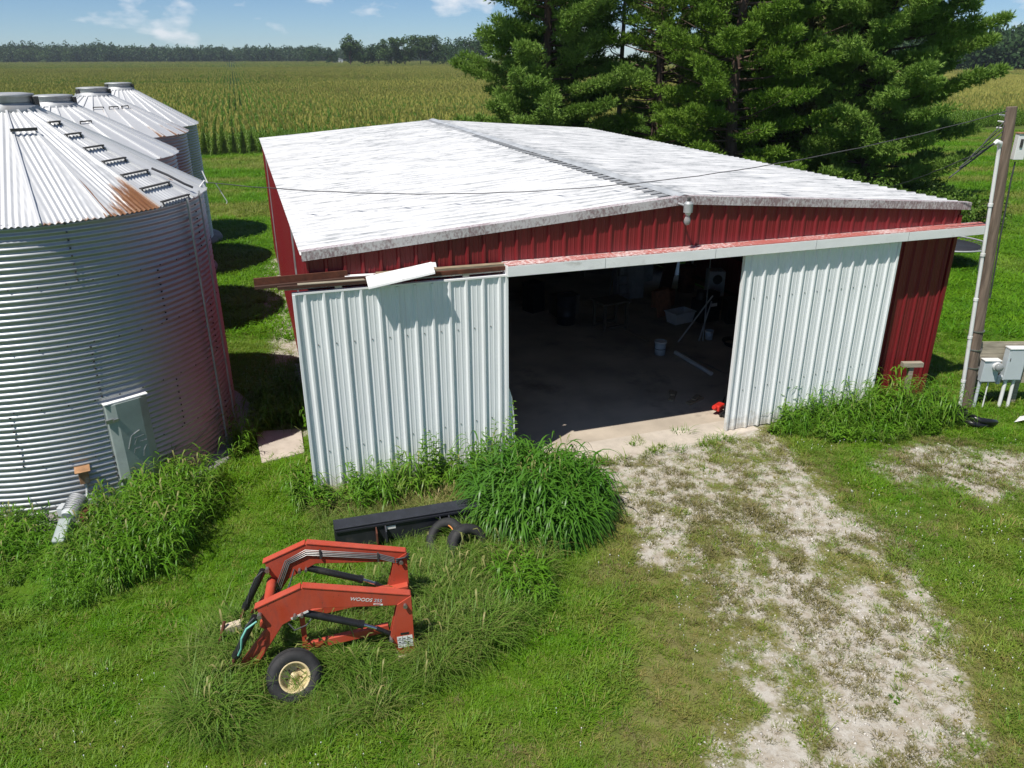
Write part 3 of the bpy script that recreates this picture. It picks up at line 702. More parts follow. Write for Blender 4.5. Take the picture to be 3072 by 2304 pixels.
# wall door
AD = -44.5; dr = MB(); hw0, hw1 = .345, .335
door = empty('bin_door', polar((0, 0), AD, 3.02, 0), R(AD + 90), b1); door.name = 'wall_door'
def dprism(mb, x0, x1, z0, z1, d0, d1): return mb.box(((x0 + x1) / 2, -(d0 + d1) / 2, (z0 + z1) / 2), (x1 - x0, abs(d1 - d0), z1 - z0))
mb = MB(); vs = [(-.35, .02, .35), (.35, .02, .35), (.35, -.10, .35), (.2, -.16, .35), (-.2, -.16, .35), (-.35, -.10, .35)]
vt = [(x, y, 1.93 + (.02 if abs(x) < .3 else 0)) for x, y, z in vs]
mb.add(vs + vt, [tuple(range(6)), tuple(reversed(range(6, 12)))] + [(i, i + 6, (i + 1) % 6 + 6, (i + 1) % 6) for i in range(6)])
mb.build('leaf', M['door_green'], door, bevel=.01)
MB().prism([(-.37, .31), (.37, .31), (.37, 1.97), (-.37, 1.97)], .03, -.02).build('frame', M['galv_dull'], door)
MB().box((0, -.05, 1.965), (.74, .17, .02)).build('hood', M['white_trim'], door)
lg = MB()
def dp(u, v): return Vector((-.35 + .7 * u, -.166, 1.93 - 1.55 * v))
for st_ in ([(.31, .56), (.43, .41), (.65, .37)], [(.48, .45), (.73, .44)], [(.46, .53), (.54, .46)], [(.42, .63), (.45, .58), (.59, .58)], [(.61, .51), (.78, .51)], [(.63, .70), (.66, .63), (.74, .57)]):
    for p, q in zip(st_[:-1], st_[1:]): lg.bar(dp(*p), dp(*q), .016, .012, (0, 1, 0))
lg.build('embossed_emblem', M['galv_dull'], door)
MB().box((-.33, -.13, 1.66), (.14, .05, .07)).box((-.24, -.165, 1.66), (.08, .03, .05)).build('latch', M['galv'], door)
MB().box((-.33, -.13, .50), (.12, .04, .06)).build('latch', M['galv'], door)
# control box with conduit
cb = empty('control_box', polar(BINS[0], -61, 3.06, .62), R(-61 + 90)); tag(cb, 'small rusty switch box with a tilted lid on the nearest bin wall', 'switch box')
MB().box((0, -.06, .12), (.15, .11, .24)).build('housing', M['rusty_box'], cb, bevel=.006)
MB().box((0, -.09, .27), (.24, .19, .025), Matrix.Rotation(R(12), 3, 'X')).build('lid', M['rusty_box'], cb)
MB().tube([(0, -.06, 0), (.0, -.08, -.12), (-.03, -.15, -.28), (-.10, -.32, -.42), (-.16, -.52, -.36)], .022).build('conduit', M['pvc_grey'], cb)
# auger motor
au = empty('auger_motor', (-7.28, 10.98, 0), R(4)); tag(au, 'grey electric auger motor in the tall weeds below the nearest bin', 'motor')
MB().cyl((.02, .30, .62), (0, -.02, .50), .145, .135, 24).build('motor_body', M['galv_dull'], au)
MB().cyl((.0, -.02, .50), (-.01, -.07, .48), .15, .12, 24).cyl((.02, .30, .62), (.022, .34, .635), .13, .08, 20).build('end_bell', M['pvc_grey'], au)
for q in range(7):
    f = q / 6; MB().cyl((.02 - .02 * f, .27 - .24 * f, .61 - .09 * f), (.019 - .02 * f, .262 - .24 * f, .607 - .09 * f), .155, .155, 24).build('cooling_fin', M['galv_dull'], au)
MB().box((-.18, .12, .52), (.10, .18, .16)).build('terminal_box', M['pvc_grey'], au, bevel=.01)
MB().box((-.02, -.30, .34), (.20, .44, .22), Matrix.Rotation(R(28), 3, 'X')).build('belt_guard', M['door_green'], au, bevel=.03)
MB().box((.2, .10, .42), (.10, .3, .2)).cyl((.2, -.08, .42), (.2, .3, .46), .06, .06, 12).build('gearbox', M['rust'], au)
MB().bar((-.1, .2, .45), (-.12, .2, -.02), .05, .05, (1, 0, 0)).bar((.12, .2, .45), (.14, .2, -.02), .05, .05, (1, 0, 0)).build('stand', M['rust'], au)
# concrete pad between bin and shed
mb = MB(); pd = [(-5.50, 14.95), (-4.56, 15.08), (-4.22, 14.0), (-4.95, 13.55)]
mb.add([(x, y, .05) for x, y in pd] + [(x, y, -.05) for x, y in pd], [(0, 1, 2, 3), (0, 4, 5, 1), (1, 5, 6, 2), (2, 6, 7, 3), (3, 7, 4, 0)])
tag(mb.build('concrete_pad', M['concrete'], None), 'small square concrete pad between the nearest bin and the shed corner', 'concrete pad', None)

# ------------------------------------------------------------------ loader
ld = empty('tractor_loader', (-1.45, 8.19, 0), .1845); tag(ld, 'detached red front loader frame lettered WOODS 255 standing in tall grass', 'loader')
ARM = [(-.133, 1.047), (1.197, 1.353), (1.778, 1.119), (1.725, .90), (1.678, .802), (2.16, .16), (2.04, .05), (1.882, .22), (1.491, .82), (1.106, 1.017), (.043, .905), (-.13, .86)]
POST = [(-.133, 1.047), (.05, .93), (.165, .45), (.155, .352), (.02, .05), (-.10, .05), (-.135, .18), (-.138, .6)]
def fl(poly): return [(-u, z) for u, z in poly]
for wy, nm in ((0.0, 'near'), (.96, 'far')):
    arm = MB().prism(fl(ARM), wy - .045, wy + .045).build('lift_arm', M['loader_red'], ld, bevel=.008)
    MB().prism(fl(POST), wy - .065, wy - .048).prism(fl(POST), wy + .048, wy + .065).prism(fl([(-.138, .18), (-.138, 1.03), (-.12, 1.03), (-.12, .18)]), wy - .048, wy + .048).build('post', M['loader_red'], ld, bevel=.003)
    # welded top plate and reinforcing edge
    MB().bar((-1.22, wy, 1.358), (-1.80, wy, 1.122), .11, .012).bar((.12, wy, 1.052), (-1.20, wy, 1.360), .11, .012).build('top_plate', M['loader_red'], arm)
    MB().cyl((-1.78, wy - .052, .593), (-1.78, wy - .046, .593), .062, .062, 24).cyl((-1.78, wy - .058, .593), (-1.78, wy - .05, .593), .045, .045, 24).build('pivot_boss', M['loader_red'], arm)
    for u, z, r_ in ((1.746, 1.03, .034), (1.328, .957, .026), (-.051, .919, .030), (.159, .402, .028), (1.24, .965, .022)):
        MB().cyl((-u, wy - .10, z), (-u, wy + .08, z), r_ * .8, r_ * .8, 14).cyl((-u, wy - .115, z), (-u, wy - .10, z), r_, r_, 6).build('pin', M['steel'], arm)
    lc = MB().cyl((-1.25, wy, .945), (-.52, wy, .640), .048, .048, 18).cyl((-.56, wy, .657), (-.50, wy, .632), .056, .056, 18).build('lift_cylinder', M['black_paint'], ld)
    MB().cyl((-.50, wy, .632), (-.34, wy, .548), .024, .024, 14).build('piston_rod', M['chrome'], lc)
    MB().cyl((-.34, wy, .548), (-.16, wy, .430), .032, .030, 14).build('rod_end', M['black_paint'], lc)
    tc_ = MB().cyl((-1.80, wy - .08, 1.03), (-2.09, wy - .08, .49), .046, .046, 18).cyl((-2.08, wy - .08, .51), (-2.11, wy - .08, .45), .053, .053, 18).build('tilt_cylinder', M['black_paint'], ld)
    MB().cyl((-2.11, wy - .08, .45), (-2.24, wy - .08, .16), .022, .022, 12).cyl((-2.22, wy - .08, .20), (-2.30, wy - .08, .05), .05, .045, 12).build('piston_rod', M['rust'], tc_)
    MB().tube([(-1.80, wy - .13, 1.05), (-1.90, wy - .17, .98), (-1.99, wy - .17, .80), (-2.06, wy - .14, .56)], .010).build('hose', M['wire'], tc_)
MB().tube([(-1.78, -.13, .99), (-1.90, -.20, .95), (-1.97, -.22, .83), (-2.00, -.20, .66), (-2.06, -.15, .52)], .013).build('hose', M['green_wire'], ld)
MB().cyl((-1.72, .03, .80), (-1.72, .94, .80), .065, .065, 20).build('cross_tube', M['loader_red'], ld)
MB().box((-1.73, .28, .868), (.05, .20, .006), Matrix.Rotation(R(0), 3, 'X')).build('white_sticker', M['decal_white'], ld)
MB().bar((-1.30, .12, .30), (-.18, .12, .45), .07, .11).build('subframe_rail', M['loader_red'], ld, bevel=.005)
MB().bar((-1.30, .84, .26), (-.18, .84, .42), .07, .11).build('subframe_rail', M['loader_red'], ld, bevel=.005)
MB().bar((-1.27, .12, .28), (-1.27, .12, .88), .07, .06, (1, 0, 0)).build('strut', M['loader_red'], ld)
MB().bar((-.44, .86, .47), (.12, .86, .54), .14, .035).build('far_brace', M['loader_red'], ld)
MB().bar((-.02, .03, .35), (-.02, .93, .35), .08, .08).build('cross_bar', M['loader_red'], ld)
for q in range(4):
    o_ = .028 * q
    pts = [(-1.70 + o_ * .8, .895, .66 - o_ * .3), (-1.50 + o_ * .6, .895, 1.13 - o_ * .55), (-1.225 + o_ * .2, .895, 1.27 - o_), (-.24, .895, 1.075 - o_ * .9), (-.04, .895, .985 - o_ * .9)]
    MB().tube(pts, .0085, 8).build('hydraulic_line', M['steel'], ld)
for p in ((-1.03, .89, 1.185), (-.26, .89, 1.03)): MB().box(p, (.025, .03, .14)).build('line_clamp', M['dark_iron'], ld)
for k in range(3):
    MB().tube([(-.02, .88, .97 - .03 * k), (.10, .85 + .03 * k, 1.0 - .02 * k), (.17, .90, 1.02 - .05 * k), (.12, .98, .98 - .04 * k), (.02, 1.05, .9)], .011).build('hose', M['wire'], ld)
for k in range(3):
    MB().tube([(-1.70 + .03 * k, .88, .67), (-1.66, .80 - .1 * k, .60), (-1.56, .70 - .1 * k, .66), (-1.45, .80, .86), (-1.40, .90, .98)], .010).build('hose', M['wire'], ld)
MB().tube([(-1.42, -.05, .84), (-1.35, -.10, .76), (-1.20, -.08, .80), (-1.10, .0, .88)], .010).build('hose', M['wire'], ld)
# decals
def text_mesh(body, size, bold=True, shear=0.0):
    cu = bpy.data.curves.new('lettering', 'FONT'); cu.body = body; cu.size = size; cu.shear = shear; cu.extrude = .0006; cu.offset = size * .008 if bold else 0
    to = bpy.data.objects.new('tmp', cu); COL.objects.link(to); dg = bpy.context.evaluated_depsgraph_get(); me = bpy.data.meshes.new_from_object(to.evaluated_get(dg))
    bpy.data.objects.remove(to); return me
ta = math.atan2(1.353 - 1.047, -1.33)   # the beam rises towards the elbow
tilt = -math.atan((1.353 - 1.047) / 1.33)
def lettering(body, size, x, z, mat, parent, shear=0, y=-.0475, bold=True):
    me = text_mesh(body, size, bold, shear); me.materials.clear(); me.materials.append(M[mat]); o = link_mesh('lettering', me, parent); o.location = (x, y, z); o.rotation_euler = Euler((pi / 2, -tilt * -1 * -1, 0), 'XYZ'); return o
lt = lettering('WOODS', .072, -.64, 1.078, 'decal_white', ld, .15); lt.rotation_euler = Euler((pi / 2, math.atan(.306 / 1.33), 0), 'XYZ')
lt = lettering('255', .070, -.345, 1.010, 'blue_white', ld, .1, bold=True); lt.rotation_euler = Euler((pi / 2, math.atan(.306 / 1.33), 0), 'XYZ')
MB().box((-.29, -.0465, .962), (.12, .002, .022), Matrix.Rotation(math.atan(.306 / 1.33), 3, 'Y')).build('decal_strip', M['decal_white'], ld)
lt = lettering('WOODS', .020, -.34, .968, 'loader_red', ld, 0, -.049); lt.rotation_euler = Euler((pi / 2, math.atan(.306 / 1.33), 0), 'XYZ')
MB().box((.02, -.0670, .33), (.20, .002, .185), Matrix.Rotation(R(-3), 3, 'Y')).build('instruction_decal', M['decal_white'], ld)
mb = MB()
for q in (-.033, .033): mb.box((.02 + q, -.0685, .33), (.004, .002, .185))
for q in (-.03, .03): mb.box((.02, -.0695, .33 + q), (.20, .002, .004))
for q in range(7): mb.box((-.05 + .06 * (q % 3), -.0695, .385 - .06 * (q // 3)), (.03, .002, .012))
mb.build('instruction_print', M['decal_black'], ld)
MB().box((.02, -.0670, .46), (.11, .002, .035)).build('maker_plate', M['decal_black'], ld)
MB().bar((-1.16, -.0475, .99), (-1.38, -.0475, .90), .003, .03, (0, 0, 1)).build('white_label', M['decal_white'], ld)
# blocks, rod
def single(mb, name, mat, label, cat, group=None, bevel=0.0, loc=(0, 0, 0), rot=(0, 0, 0)): return tag(mb.build(name, M[mat], None, loc, rot, bevel), label, cat, group)
single(MB().box((0, 0, .07), (.20, .14, .14)), 'wood_block', 'pale_wood', 'pale wood block under the right post of the red loader', 'wood block', loc=(-1.44, 8.16, -.02), rot=(0, 0, .4))
single(MB().box((0, 0, 0), (.26, .10, .13)), 'wood_block', 'pale_wood', 'pale wood block under the left tip of the red loader', 'wood block', loc=(-3.78, 8.36, .36), rot=(.1, -.15, .3))
single(MB().tube([(0, 0, 0), (.04, .1, .25), (.10, .25, .52)], .022), 'rusty_rod', 'rust', 'rusty curved rod leaning at the left tip of the red loader', 'rod', loc=(-3.95, 8.08, -.02))

# ------------------------------------------------------------------ wheels and tyres
def tyre_prof(ro, ri, wd):
    h = wd / 2
    return [(ri, -h * .62), (ri + .02, -h * .85), ((ro + ri) / 2, -h), (ro - .05, -h * .92), (ro - .015, -h * .72), (ro, -h * .45), (ro + .004, 0), (ro, h * .45), (ro - .015, h * .72), (ro - .05, h * .92), ((ro + ri) / 2, h), (ri + .02, h * .85), (ri, h * .62)]
def axis_matrix(n): return Vector((0, 0, 1)).rotation_difference(Vector(n).normalized()).to_matrix()
wh = empty('implement_wheel', (-2.74, 7.55, .29)); tag(wh, 'old black tyre on a cream rim leaning in the grass before the loader', 'wheel')
wh.scale = (.86, .86, .86)
Mx = axis_matrix((.30, -.72, .46))
MB().lathe(tyre_prof(.385, .205, .25), 48, Mx, True).build('tyre', M['rubber'], wh)
gr = MB()
for q in (-.07, -.025, .025, .07): gr.lathe([(.382, q - .006), (.390, q - .004), (.390, q + .004), (.382, q + .006)], 48, Mx)
gr.build('tread_rib', M['rubber'], wh)
rim = MB().lathe([(.222, .105), (.225, .092), (.205, .085), (.190, .06), (.185, -.02), (.150, -.045), (.06, -.05), (.055, -.01), (.001, -.005)], 40, Mx).lathe([(.222, .105), (.212, .112), (.198, .098), (.185, .06)], 40, Mx).build('rim', M['cream_rim'], wh)
lug = MB()
for k in range(5):
    a = 2 * pi * k / 5; p = Mx @ Vector((.105 * math.cos(a), .105 * math.sin(a), -.045)); q = Mx @ Vector((.105 * math.cos(a), .105 * math.sin(a), -.02)); lug.cyl(p, q, .012, .012, 8)
lug.build('lug_nut', M['rust'], rim)
MB().cyl(Mx @ Vector((.07, .09, -.03)), Mx @ Vector((.075, .10, .05)), .006, .005, 6).build('valve', M['dark_iron'], rim)
for k, (lc_, nn, lab) in enumerate((((-1.08, 10.62, .24), (-.45, -.55, .75), 'black tyre lying against the loader bucket beside the tall grass clump'), ((-.72, 10.42, .25), (.45, -.75, .45), 'black tyre standing on edge in front of the tall grass clump'))):
    tw = empty('tyre', lc_); tag(tw, lab, 'tyre')
    Mt = axis_matrix(nn)
    MB().lathe(tyre_prof(.34, .19, .22), 40, Mt, True).build('casing', M['rubber'], tw)
    g2 = MB()
    for q in (-.05, 0, .05): g2.lathe([(.340, q - .006), (.347, q), (.340, q + .006)], 40, Mt)
    g2.build('tread_rib', M['rubber'], tw)
    if k == 0:
        MB().tube([Mt @ Vector((.205 * math.cos(q), .205 * math.sin(q), .105)) for q in np.linspace(-.2, .9, 9)], .012, 6).build('rim_edge', M['orange'], tw)

# black loader bucket lying in the grass
bk_ = empty('loader_bucket', (-1.70, 10.86, 0), .294); tag(bk_, 'long black steel loader bucket half buried in dry grass', 'bucket')
L2 = 1.18
MB().prism([(-L2, .02), (L2, .02), (L2, .50), (-L2, .50)], -.02, .0).build('back_plate', M['bucket_black'], bk_, bevel=.004)
MB().box((0, .09, .515), (2 * L2, .24, .03), Matrix.Rotation(R(8), 3, 'X')).build('top_lip', M['bucket_black'], bk_, bevel=.005)
MB().box((0, -.03, .46), (2 * L2, .03, .03)).build('stiffener', M['bucket_black'], bk_)
for xx in (-L2, L2): MB().add([(xx - .01, 0, .0), (xx - .01, .6, .02), (xx - .01, .25, .52), (xx - .01, 0, .5), (xx + .01, 0, .0), (xx + .01, .6, .02), (xx + .01, .25, .52), (xx + .01, 0, .5)], [(0, 1, 2, 3), (7, 6, 5, 4), (0, 4, 5, 1), (1, 5, 6, 2), (2, 6, 7, 3), (3, 7, 4, 0)]).build('side_plate', M['bucket_black'], bk_)
MB().box((0, .34, .03), (2 * L2, .66, .02)).build('floor_plate', M['bucket_black'], bk_)
for xx in (-.55, -.40, .50, .65): MB().add([(xx, -.02, .08), (xx, -.16, .2), (xx, -.14, .38), (xx, -.02, .46), (xx + .02, -.02, .08), (xx + .02, -.16, .2), (xx + .02, -.14, .38), (xx + .02, -.02, .46)], [(0, 1, 2, 3), (7, 6, 5, 4), (0, 4, 5, 1), (1, 5, 6, 2), (2, 6, 7, 3), (3, 7, 4, 0)]).build('hitch_ear', M['rust' if xx == -.55 else 'bucket_black'], bk_)
MB().box((-.30, -.024, .38), (.16, .004, .06)).build('white_label', M['decal_white'], bk_)

# ------------------------------------------------------------------ pole, meter board, wires
pl = empty('utility_pole', (10.40, 16.20, 0)); tag(pl, 'weathered wooden utility pole with white conduit at the right of the shed', 'utility pole')
top = Vector((-.54, .0, 6.50))
def onp(t): return top * t
MB().cyl((0, 0, -.2), onp(.5), .138, .120, 20).cyl(onp(.5), onp(1.0), .120, .098, 20).build('shaft', M['pole_wood'], pl)
cbase = Vector((-.20, -.10, 0)); ctop = Vector((-.64, -.06, 5.75))
cdt = MB().cyl(cbase + Vector((0, 0, .05)), cbase.lerp(ctop, .45), .042, .042, 12).cyl(cbase.lerp(ctop, .45), ctop, .036, .036, 12).build('conduit', M['plastic_white'], pl)
for q in (.12, .3, .45, .62, .8): p = cbase.lerp(ctop, q); MB().cyl(p - Vector((0, 0, .03)), p + Vector((0, 0, .03)), .050, .050, 12).build('coupling', M['plastic_white'], cdt)
MB().tube([ctop, ctop + Vector((-.02, -.02, .07)), ctop + Vector((-.10, -.04, .10)), ctop + Vector((-.15, -.05, .06))], [.045, .055, .05, .035], 10).build('weatherhead', M['plastic_white'], cdt)
for q in (.28, .40, .52): p = onp(q * .55); MB().cyl(p - Vector((0, 0, .012)), p + Vector((0, 0, .012)), .148, .148, 20).build('steel_strap', M['steel'], pl)
sb = MB().box(onp(.885) + Vector((.24, -.06, .0)), (.20, .13, .50)).build('switch_box', M['plastic_white'], pl, bevel=.008)
MB().box(onp(.885) + Vector((.22, -.13, .07)), (.05, .03, .16)).build('switch_lever', M['dark_iron'], sb)
MB().box(onp(.885) + Vector((.24, -.07, .262)), (.22, .15, .02)).build('box_lid', M['rusty_box'], sb)
MB().tube([onp(.84) + Vector((.2, -.06, 0)), onp(.78) + Vector((.16, -.08, 0)), onp(.6) + Vector((.14, -.06, 0)), onp(.4) + Vector((.14, -.04, 0))], .016).build('drop_cable', M['wire'], pl)
for k in range(3): MB().cyl(onp(.975) + Vector((-.12, 0, -.12 * k)), onp(.975) + Vector((-.24, -.03, -.12 * k + .02)), .018, .012, 8).build('insulator', M['plastic_white'], pl)
# loops of slack cable at the weatherhead
for k in range(4):
    p0 = onp(.96) + Vector((-.12, -.05, -.1 * k)); p3 = ctop + Vector((-.14, -.05, .07))
    d = Vector((-.35 - .18 * k, -.1, -.25 - .16 * k))
    pts = [p0.lerp(p3, t) + d * math.sin(pi * t) for t in np.linspace(0, 1, 14)]
    MB().tube(pts, .010, 6).build('service_cable', M['wire'], pl)
# overhead wire to the bin
def wire_run(name, p0, p1, sag, r, label, mat='wire', n=40):
    p0, p1 = Vector(p0), Vector(p1)
    pts = [p0.lerp(p1, t) - Vector((0, 0, sag * 4 * t * (1 - t))) + Vector((0, 0, .006 * math.sin(t * 90))) for t in np.linspace(0, 1, n)]
    return tag(MB().tube(pts, r, 6).build(name, M[mat], None), label, 'wire')
wire_run('overhead_wire', (-5.90, 15.42, 5.20), (9.75, 16.15, 6.42), .75, .009, 'twisted overhead cable running from the nearest bin to the utility pole')
wire_run('overhead_wire', (9.55, 16.1, 5.75), (14.2, 37.0, 1.6), .5, .010, 'thin slack wire from the pole down towards the bushes behind the shed')
an = MB().tube([(-6.02, 15.30, 5.13), (-5.95, 15.40, 5.24), (-5.90, 15.44, 5.19)], .015).tube([(-5.98, 15.44, 5.42), (-5.90, 15.42, 5.20)], .012).tube([(-5.75, 15.45, 5.17), (-5.70, 15.5, 5.02), (-5.6, 15.5, 4.82), (-5.62, 15.5, 4.78)], .008)
tag(an.build('wire_anchor', M['plastic_white'], None), 'white wire anchor hook on the eave of the nearest bin', 'wire anchor')
# meter board
mbd = empty('meter_board', (10.95, 16.34, 0), .0); tag(mbd, 'grey plank meter board on posts beside the utility pole', 'meter board')
for k in range(7): MB().box((.18 + random.uniform(-.006, .006), 0, .62 + k * .142), (1.36, .035, .136)).build('plank', M['grey_wood'], mbd)
for xx in (-.45, .62): MB().box((xx, .07, .68), (.10, .09, 1.5)).build('post', M['grey_wood'], mbd)
mt = empty('electric_meter', (10.72, 16.20, .64), 0); tag(mt, 'grey electric meter socket with glass dial on the plank board', 'electric meter')
MB().box((0, 0, .27), (.36, .16, .50)).build('socket_box', M['box_grey'], mt, bevel=.008)
MB().box((0, -.01, .528), (.38, .19, .016)).build('cover_lip', M['plastic_white'], mt)
MB().cyl((.10, -.08, .40), (.10, -.15, .40), .10, .10, 24).build('meter_ring', M['plastic_white'], mt)
MB().lathe([(.09, 0), (.085, .06), (.06, .085), (.001, .09)], 24, Matrix.Translation((.10, -.15, .40)).to_3x3() @ Matrix.Rotation(pi / 2, 3, 'X')).build('meter_glass', M['glass'], mt, (.10, -.15, .40))
MB().box((.10, -.17, .37), (.05, .02, .04)).build('dial_plate', M['decal_white'], mt)
bx_ = empty('breaker_box', (11.23, 16.20, .70)); tag(bx_, 'tall pale grey breaker box on the right of the plank board', 'breaker box')
MB().box((0, 0, .37), (.40, .18, .74)).build('enclosure', M['box_grey'], bx_, bevel=.008)
MB().box((0, -.01, .752), (.42, .21, .022)).build('rain_lip', M['plastic_white'], bx_)
MB().box((0, -.094, .36), (.36, .012, .68)).build('door', M['box_grey'], bx_, bevel=.003)
MB().box((-.15, -.104, .5), (.012, .012, .07)).build('latch', M['dark_iron'], bx_)
MB().cyl((-.30, -.02, .06), (-.20, -.02, .06), .04, .04, 12).cyl((-.26, -.02, -.1), (-.26, -.02, .05), .05, .05, 12).build('nipple', M['pvc_grey'], bx_)
for k, (x0, z0, x1, r_, m) in enumerate(((10.58, .66, 10.56, .036, 'box_grey'), (10.78, .64, 10.76, .016, 'plastic_white'), (11.16, .72, 11.13, .040, 'plastic_white'), (11.34, .72, 11.33, .036, 'plastic_white'))):
    lab = ('leftmost grey conduit below the electric meter', 'thin white ground conduit below the electric meter', 'left white conduit below the breaker box', 'right white conduit below the breaker box')[k]
    tag(MB().cyl((x0, 16.2, z0), (x1, 16.16, -.05), r_, r_, 12).build('riser_conduit', M[m], None), lab, 'conduit', 'conduits rising to the meter board')
# T stand against the red wall
ts = empty('wooden_stand', (9.05, 16.37, 0), .04); tag(ts, 'small T shaped wooden stand before the red wall', 'stand')
MB().box((0, 0, .48), (.10, .09, .96)).build('upright', M['grey_wood'], ts)
MB().box((0, -.02, 1.0), (.46, .14, .10)).build('top_board', M['grey_wood'], ts)
MB().box((.28, -.10, .10), (.55, .14, .06)).build('foot_board', M['pale_wood'], ts)
# black plastic tubing heap and white scrap in the weeds
pts = [(-.42, .30, .10), (-.25, .40, .17), (-.02, .42, .18), (.12, .30, .22), (.16, .10, .2), (.05, -.05, .18), (.10, -.22, .20), (.30, -.30, .18), (.55, -.28, .14), (.72, -.22, .06)]
mb = MB()
for k in range(3):
    pp = [(x + random.uniform(-.06, .06), y + random.uniform(-.06, .06), z + .05 * k - .05) for x, y, z in pts]
    mb.tube(pp, [.05 + random.uniform(-.02, .03) for _ in pp], 7)
tag(mb.build('black_plastic_heap', M['bag_black'], None, (9.75, 15.35, 0)), 'crumpled black plastic tubing lying in the weeds by the pole foot', 'plastic heap')
mb = MB(); mb.add([(-.18, -.05, .05), (.05, -.10, .14), (.20, .02, .08), (.02, .10, .12), (.1, -.02, .2)], [(0, 1, 4), (1, 2, 4), (2, 3, 4), (3, 0, 4)])
tag(mb.build('plastic_scrap', M['plastic_white'], None, (11.15, 15.35, 0)), 'white plastic scrap on the grass at the right edge', 'scrap')

# trampoline behind the shed
tp = empty('trampoline', (16.55, 29.5, 0), .35); tp.scale = (.88, .88, .95); tag(tp, 'black round trampoline on grey legs beyond the shed corner', 'trampoline')
MB().lathe([(.001, .80), (1.45, .82), (1.45, .81), (.001, .79)], 40).build('jump_mat', M['mat_black'], tp)
MB().lathe([(1.80 + .035 * math.cos(a), .88 + .035 * math.sin(a)) for a in np.linspace(0, 2 * pi, 9)], 48).build('frame_ring', M['galv_dull'], tp)
spm = None
for k in range(40):
    a = 2 * pi * k / 40
    if spm is None: o = MB().bar((1.44, 0, .82), (1.79, 0, .875), .025, .02).build('spring', M['steel'], tp); spm = o.data
    else: o = link_mesh('spring', spm, tp)
    o.rotation_euler = (0, 0, a)
for k in range(3):
    a0 = 2 * pi * k / 3 + .6; pts = [(1.8 * math.cos(a0 + q), 1.8 * math.sin(a0 + q), z) for q, z in ((0, .87), (0, .06), (.25, .02), (.5, .06), (.5, .87))]
    MB().tube(pts, .028, 8).build('leg', M['galv_dull'], tp)

# ------------------------------------------------------------------ things inside the shed
def inside(name, a, b, label, cat, rz=0.0, group=None): o = empty(name, shed_to_world(a, b, .016), TH + rz); return tag(o, label, cat, group)
def pail(a, b, label, r0=.14, r1=.155, h=.38, band=True):
    o = inside('pail', a, b, label, 'pail')
    MB().lathe([(.001, .0), (r0, 0), (r1, h), (r1 - .008, h), (r0 - .008, .01), (.001, .01)], 28).build('body', M['blue_white'], o)
    MB().lathe([(r1, h - .05), (r1 + .008, h - .05), (r1 + .008, h), (r1, h)], 28).build('rim', M['plastic_white'], o)
    if band:
        MB().lathe([(r0 + .009, h * .42), (r0 + .0095, h * .47)], 28).build('print_band', M['decal_black'], o)
        MB().lathe([(.001, h - .03), (r1 - .01, h - .02)], 24).build('lid', M['plastic_white'], o)
    return o
pail(9.3, 4.42, 'white paint pail standing on the shed floor beside the long pipe')
pail(11.2, 5.05, 'small white pail deep in the shed near the propped poles', .10, .115, .26, False)
def rodthing(name, p0, p1, r, mat, label, cat, n=10):
    p0 = shed_to_world(*p0); p1 = shed_to_world(*p1); return tag(MB().cyl(p0, p1, r, r, n).build(name, M[mat], None), label, cat)
rodthing('pvc_pipe', (9.68, 4.25, .08), (9.76, 2.60, .08), .055, 'plastic_white', 'thick white pipe lying on the shed floor in front of the pail', 'pipe', 16)
rodthing('thin_rod', (9.9, 4.3, .03), (10.3, 1.9, .03), .012, 'steel', 'thin dark rod lying beside the thick white pipe', 'rod')
rodthing('wooden_stick', (9.3, 6.6, .04), (9.45, 5.25, .04), .022, 'old_wood', 'pale stick lying on the floor behind the white pail', 'stick')
rodthing('pole', (10.25, 5.1, .03), (11.75, 5.9, 1.0), .022, 'plastic_white', 'leftmost pale pole propped up at the right inside the shed', 'pole')
rodthing('pole', (10.85, 5.0, .03), (11.6, 5.7, .9), .022, 'pvc_grey', 'middle grey pole propped up at the right inside the shed', 'pole')
rodthing('pole', (10.95, 4.95, .03), (12.4, 7.2, 1.9), .020, 'pvc_grey', 'longest grey pole leaning to the right wall inside the shed', 'pole')
o = inside('plastic_tub', 11.2, 6.7, 'pale plastic tub on the floor far inside the shed', 'tub', .2)
MB().add([(-.32, -.2, 0), (.32, -.2, 0), (.32, .2, 0), (-.32, .2, 0), (-.38, -.26, .34), (.38, -.26, .34), (.38, .26, .34), (-.38, .26, .34)], [(3, 2, 1, 0), (0, 1, 5, 4), (1, 2, 6, 5), (2, 3, 7, 6), (3, 0, 4, 7)]).build('shell', M['plastic_white'], o)
MB().box((0, -.26, .34), (.80, .03, .03)).box((0, .26, .34), (.80, .03, .03)).box((-.38, 0, .34), (.03, .52, .03)).box((.38, 0, .34), (.03, .52, .03)).build('rim', M['plastic_white'], o)
o = inside('work_stand', 9.0, 6.95, 'open timber stand with four legs far inside the shed', 'stand', .15)
for xx in (-.38, .38):
    for yy in (-.28, .28): MB().box((xx, yy, .40), (.07, .07, .80)).build('leg', M['old_dark'], o)
MB().box((0, 0, .82), (.95, .72, .05)).build('top', M['old_dark'], o)
MB().box((0, -.28, .08), (.70, .05, .07)).box((0, .28, .08), (.70, .05, .07)).build('stretcher', M['old_dark'], o)
o = inside('step_ladder', 10.4, 8.9, 'small metal step ladder standing behind the timber stand', 'ladder', .1)
for xx in (-.22, .22): MB().bar((xx, 0, 0), (xx * .85, .25, 1.65), .05, .03, (0, 1, 0)).build('rail', M['galv'], o)
for k in range(5): MB().box((0, .05 + .047 * k, .3 + .3 * k), (.42 - .01 * k, .10, .03)).build('step', M['galv'], o)
